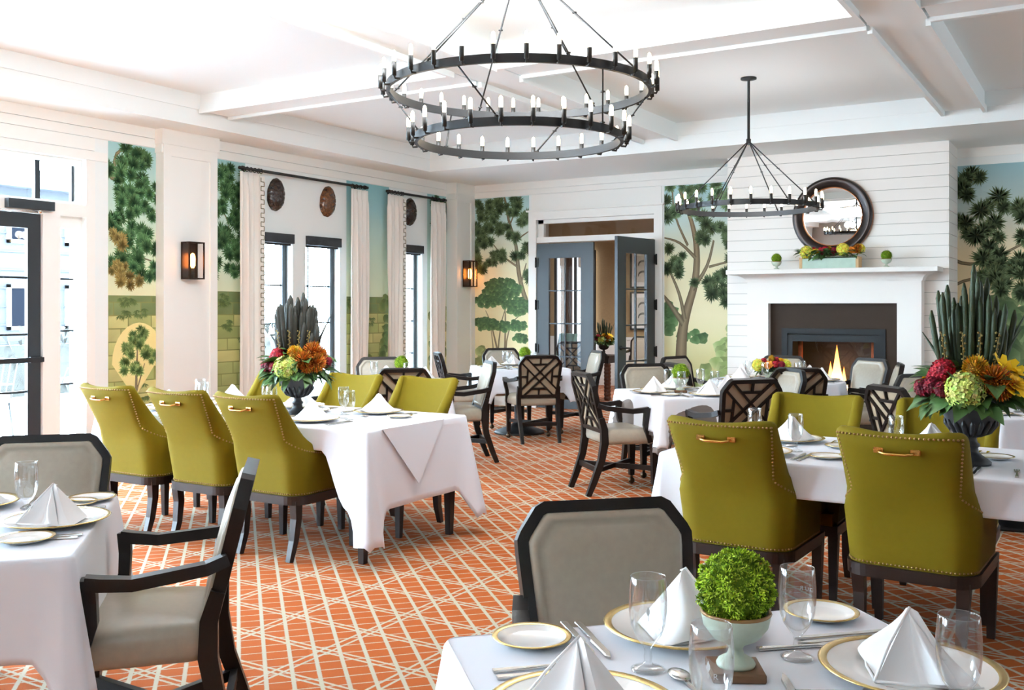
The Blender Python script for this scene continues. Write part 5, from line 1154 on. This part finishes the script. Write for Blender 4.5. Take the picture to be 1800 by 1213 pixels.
# ------------------------------------------------------------- things in the room beyond
o = empty('console_table', (-6.98, 14.55, 0), 0, 'dark console table with a ribbed leg beyond the double doors', 'table')
MB().rbox((-.75, -.28, .68), (.12, .28, .72), .004).box((-.72, -.25, .60), (.09, .25, .68)).build('tabletop', WOOD, o)
for x in (-.68, .05):
    for y in (-.2, .2): MB().lathe([(.04, 0)]+[(.05+.008*(k % 2), .01+k*.0295) for k in range(20)]+[(.045, .60)], 14, (x, y, 0), False).build('ribbed_leg', mat('ribbed_brown_wood', (98, 62, 44), .4, var=.3), o)
q = big_flowers(23, radians(20), REED2, k=.72, nre=16); q.location = (-7.02, 14.4, .721); tag(q, 'flower arrangement in an urn on the console beyond the doors', 'flowers')
chair(-7.15, 13.75, radians(100), 'dark armchair beside the console table beyond the doors')
def print_frame(x, z, lab, s):
    o = empty('framed_print', (x, 17.18, z), 0, lab, 'picture')
    f = MB()
    for a in ((-.26, -.36, -.23, .36), (.23, -.36, .26, .36), (-.23, .33, .23, .36), (-.23, -.36, .23, -.33)): f.box((a[0], -.03, a[1]), (a[2], 0, a[3]))
    f.build('frame', BLKWIN, o); MB().box((-.23, -.012, -.33), (.23, -.004, .33)).build('mat_board', WHITE2, o)
    MB().box((-.15, -.015, -.25), (.15, -.012, .25)).build('paper', mat('print_paper', (214, 212, 200), .8), o)
    mb = MB(); r = random.Random(s)
    for k in range(2):
        for i in range(14): a = pi*i/13; mb.box((.09*cos(a)-.008, -.017, -.14+k*.2+.07*sin(a)), (.09*cos(a)+.008, -.015, -.10+k*.2+.07*sin(a)))
    mb.build('printed_motif', mat('print_ink', (96, 92, 84), .8), o)
print_frame(-7.55, 2.22, 'upper framed print on the tan wall, seen through the open leaf', 1); print_frame(-7.55, 1.43, 'lower framed print on the tan wall, seen through the open leaf', 2)
place('barrel_far', lambda: copy_tree(PROTO['armchair']), (-7.25, 16.2, 0), pi, 'brown backed armchair seen through the open glazed leaf', 'chair')
def side_chair():
    o = empty('side_chair'); T_ = mat('teal_upholstery', (120, 158, 150), .7)
    MB().loft([[(-.22, -.2, .47), (.22, -.2, .47), (.22, -.13, .47), (-.22, -.13, .47)], [(-.25, -.32, 1.05), (.25, -.32, 1.05), (.25, -.26, 1.05), (-.25, -.26, 1.05)]], True).build('backrest', T_, o)
    MB().rbox((-.24, -.2, .4), (.24, .25, .5), .02).build('seat', T_, o)
    for x in (-.2, .2):
        for y in (-.2, .2): MB().tube([(x, y, 0), (x, y, .41)], .02, 8).build('leg', WOOD, o)
    return o
place('side_chair', side_chair, (-8.05, 14.6, 0), radians(150), 'teal upholstered chair seen through the closed glazed leaf', 'chair')
for k, x in enumerate((-9.12, -8.98, -8.72)):
    mb = MB(); rows = [[(x+.13*(i/12-.5), 16.9+.03*sin(i*1.6), z) for i in range(13)] for z in (0, 1.5, 2.7)]; mb.loft(rows, False, False, True)
    tag(mb.build('sheer_curtain', CURT if k != 1 else mat('brown_drape', (120, 96, 78), .85)), ['pale drape farthest left beyond the closed leaf', 'brown drape between pale ones beyond the closed leaf', 'pale drape right of the brown one beyond the closed leaf'][k], 'curtain')
w6 = structure(MB().box((-9.4, 17.10, .3), (-8.52, 17.14, 2.6)).build('window_6', mat('lit_window_panes', (240, 244, 250), .4, emit=(235, 243, 255), es=.8)), 'bright window of the room beyond the doors')
for x in (-9.4, -8.96, -8.55): MB().box((x, 17.06, .3), (x+.05, 17.10, 2.6)).build('muntin', BLKWIN, w6)
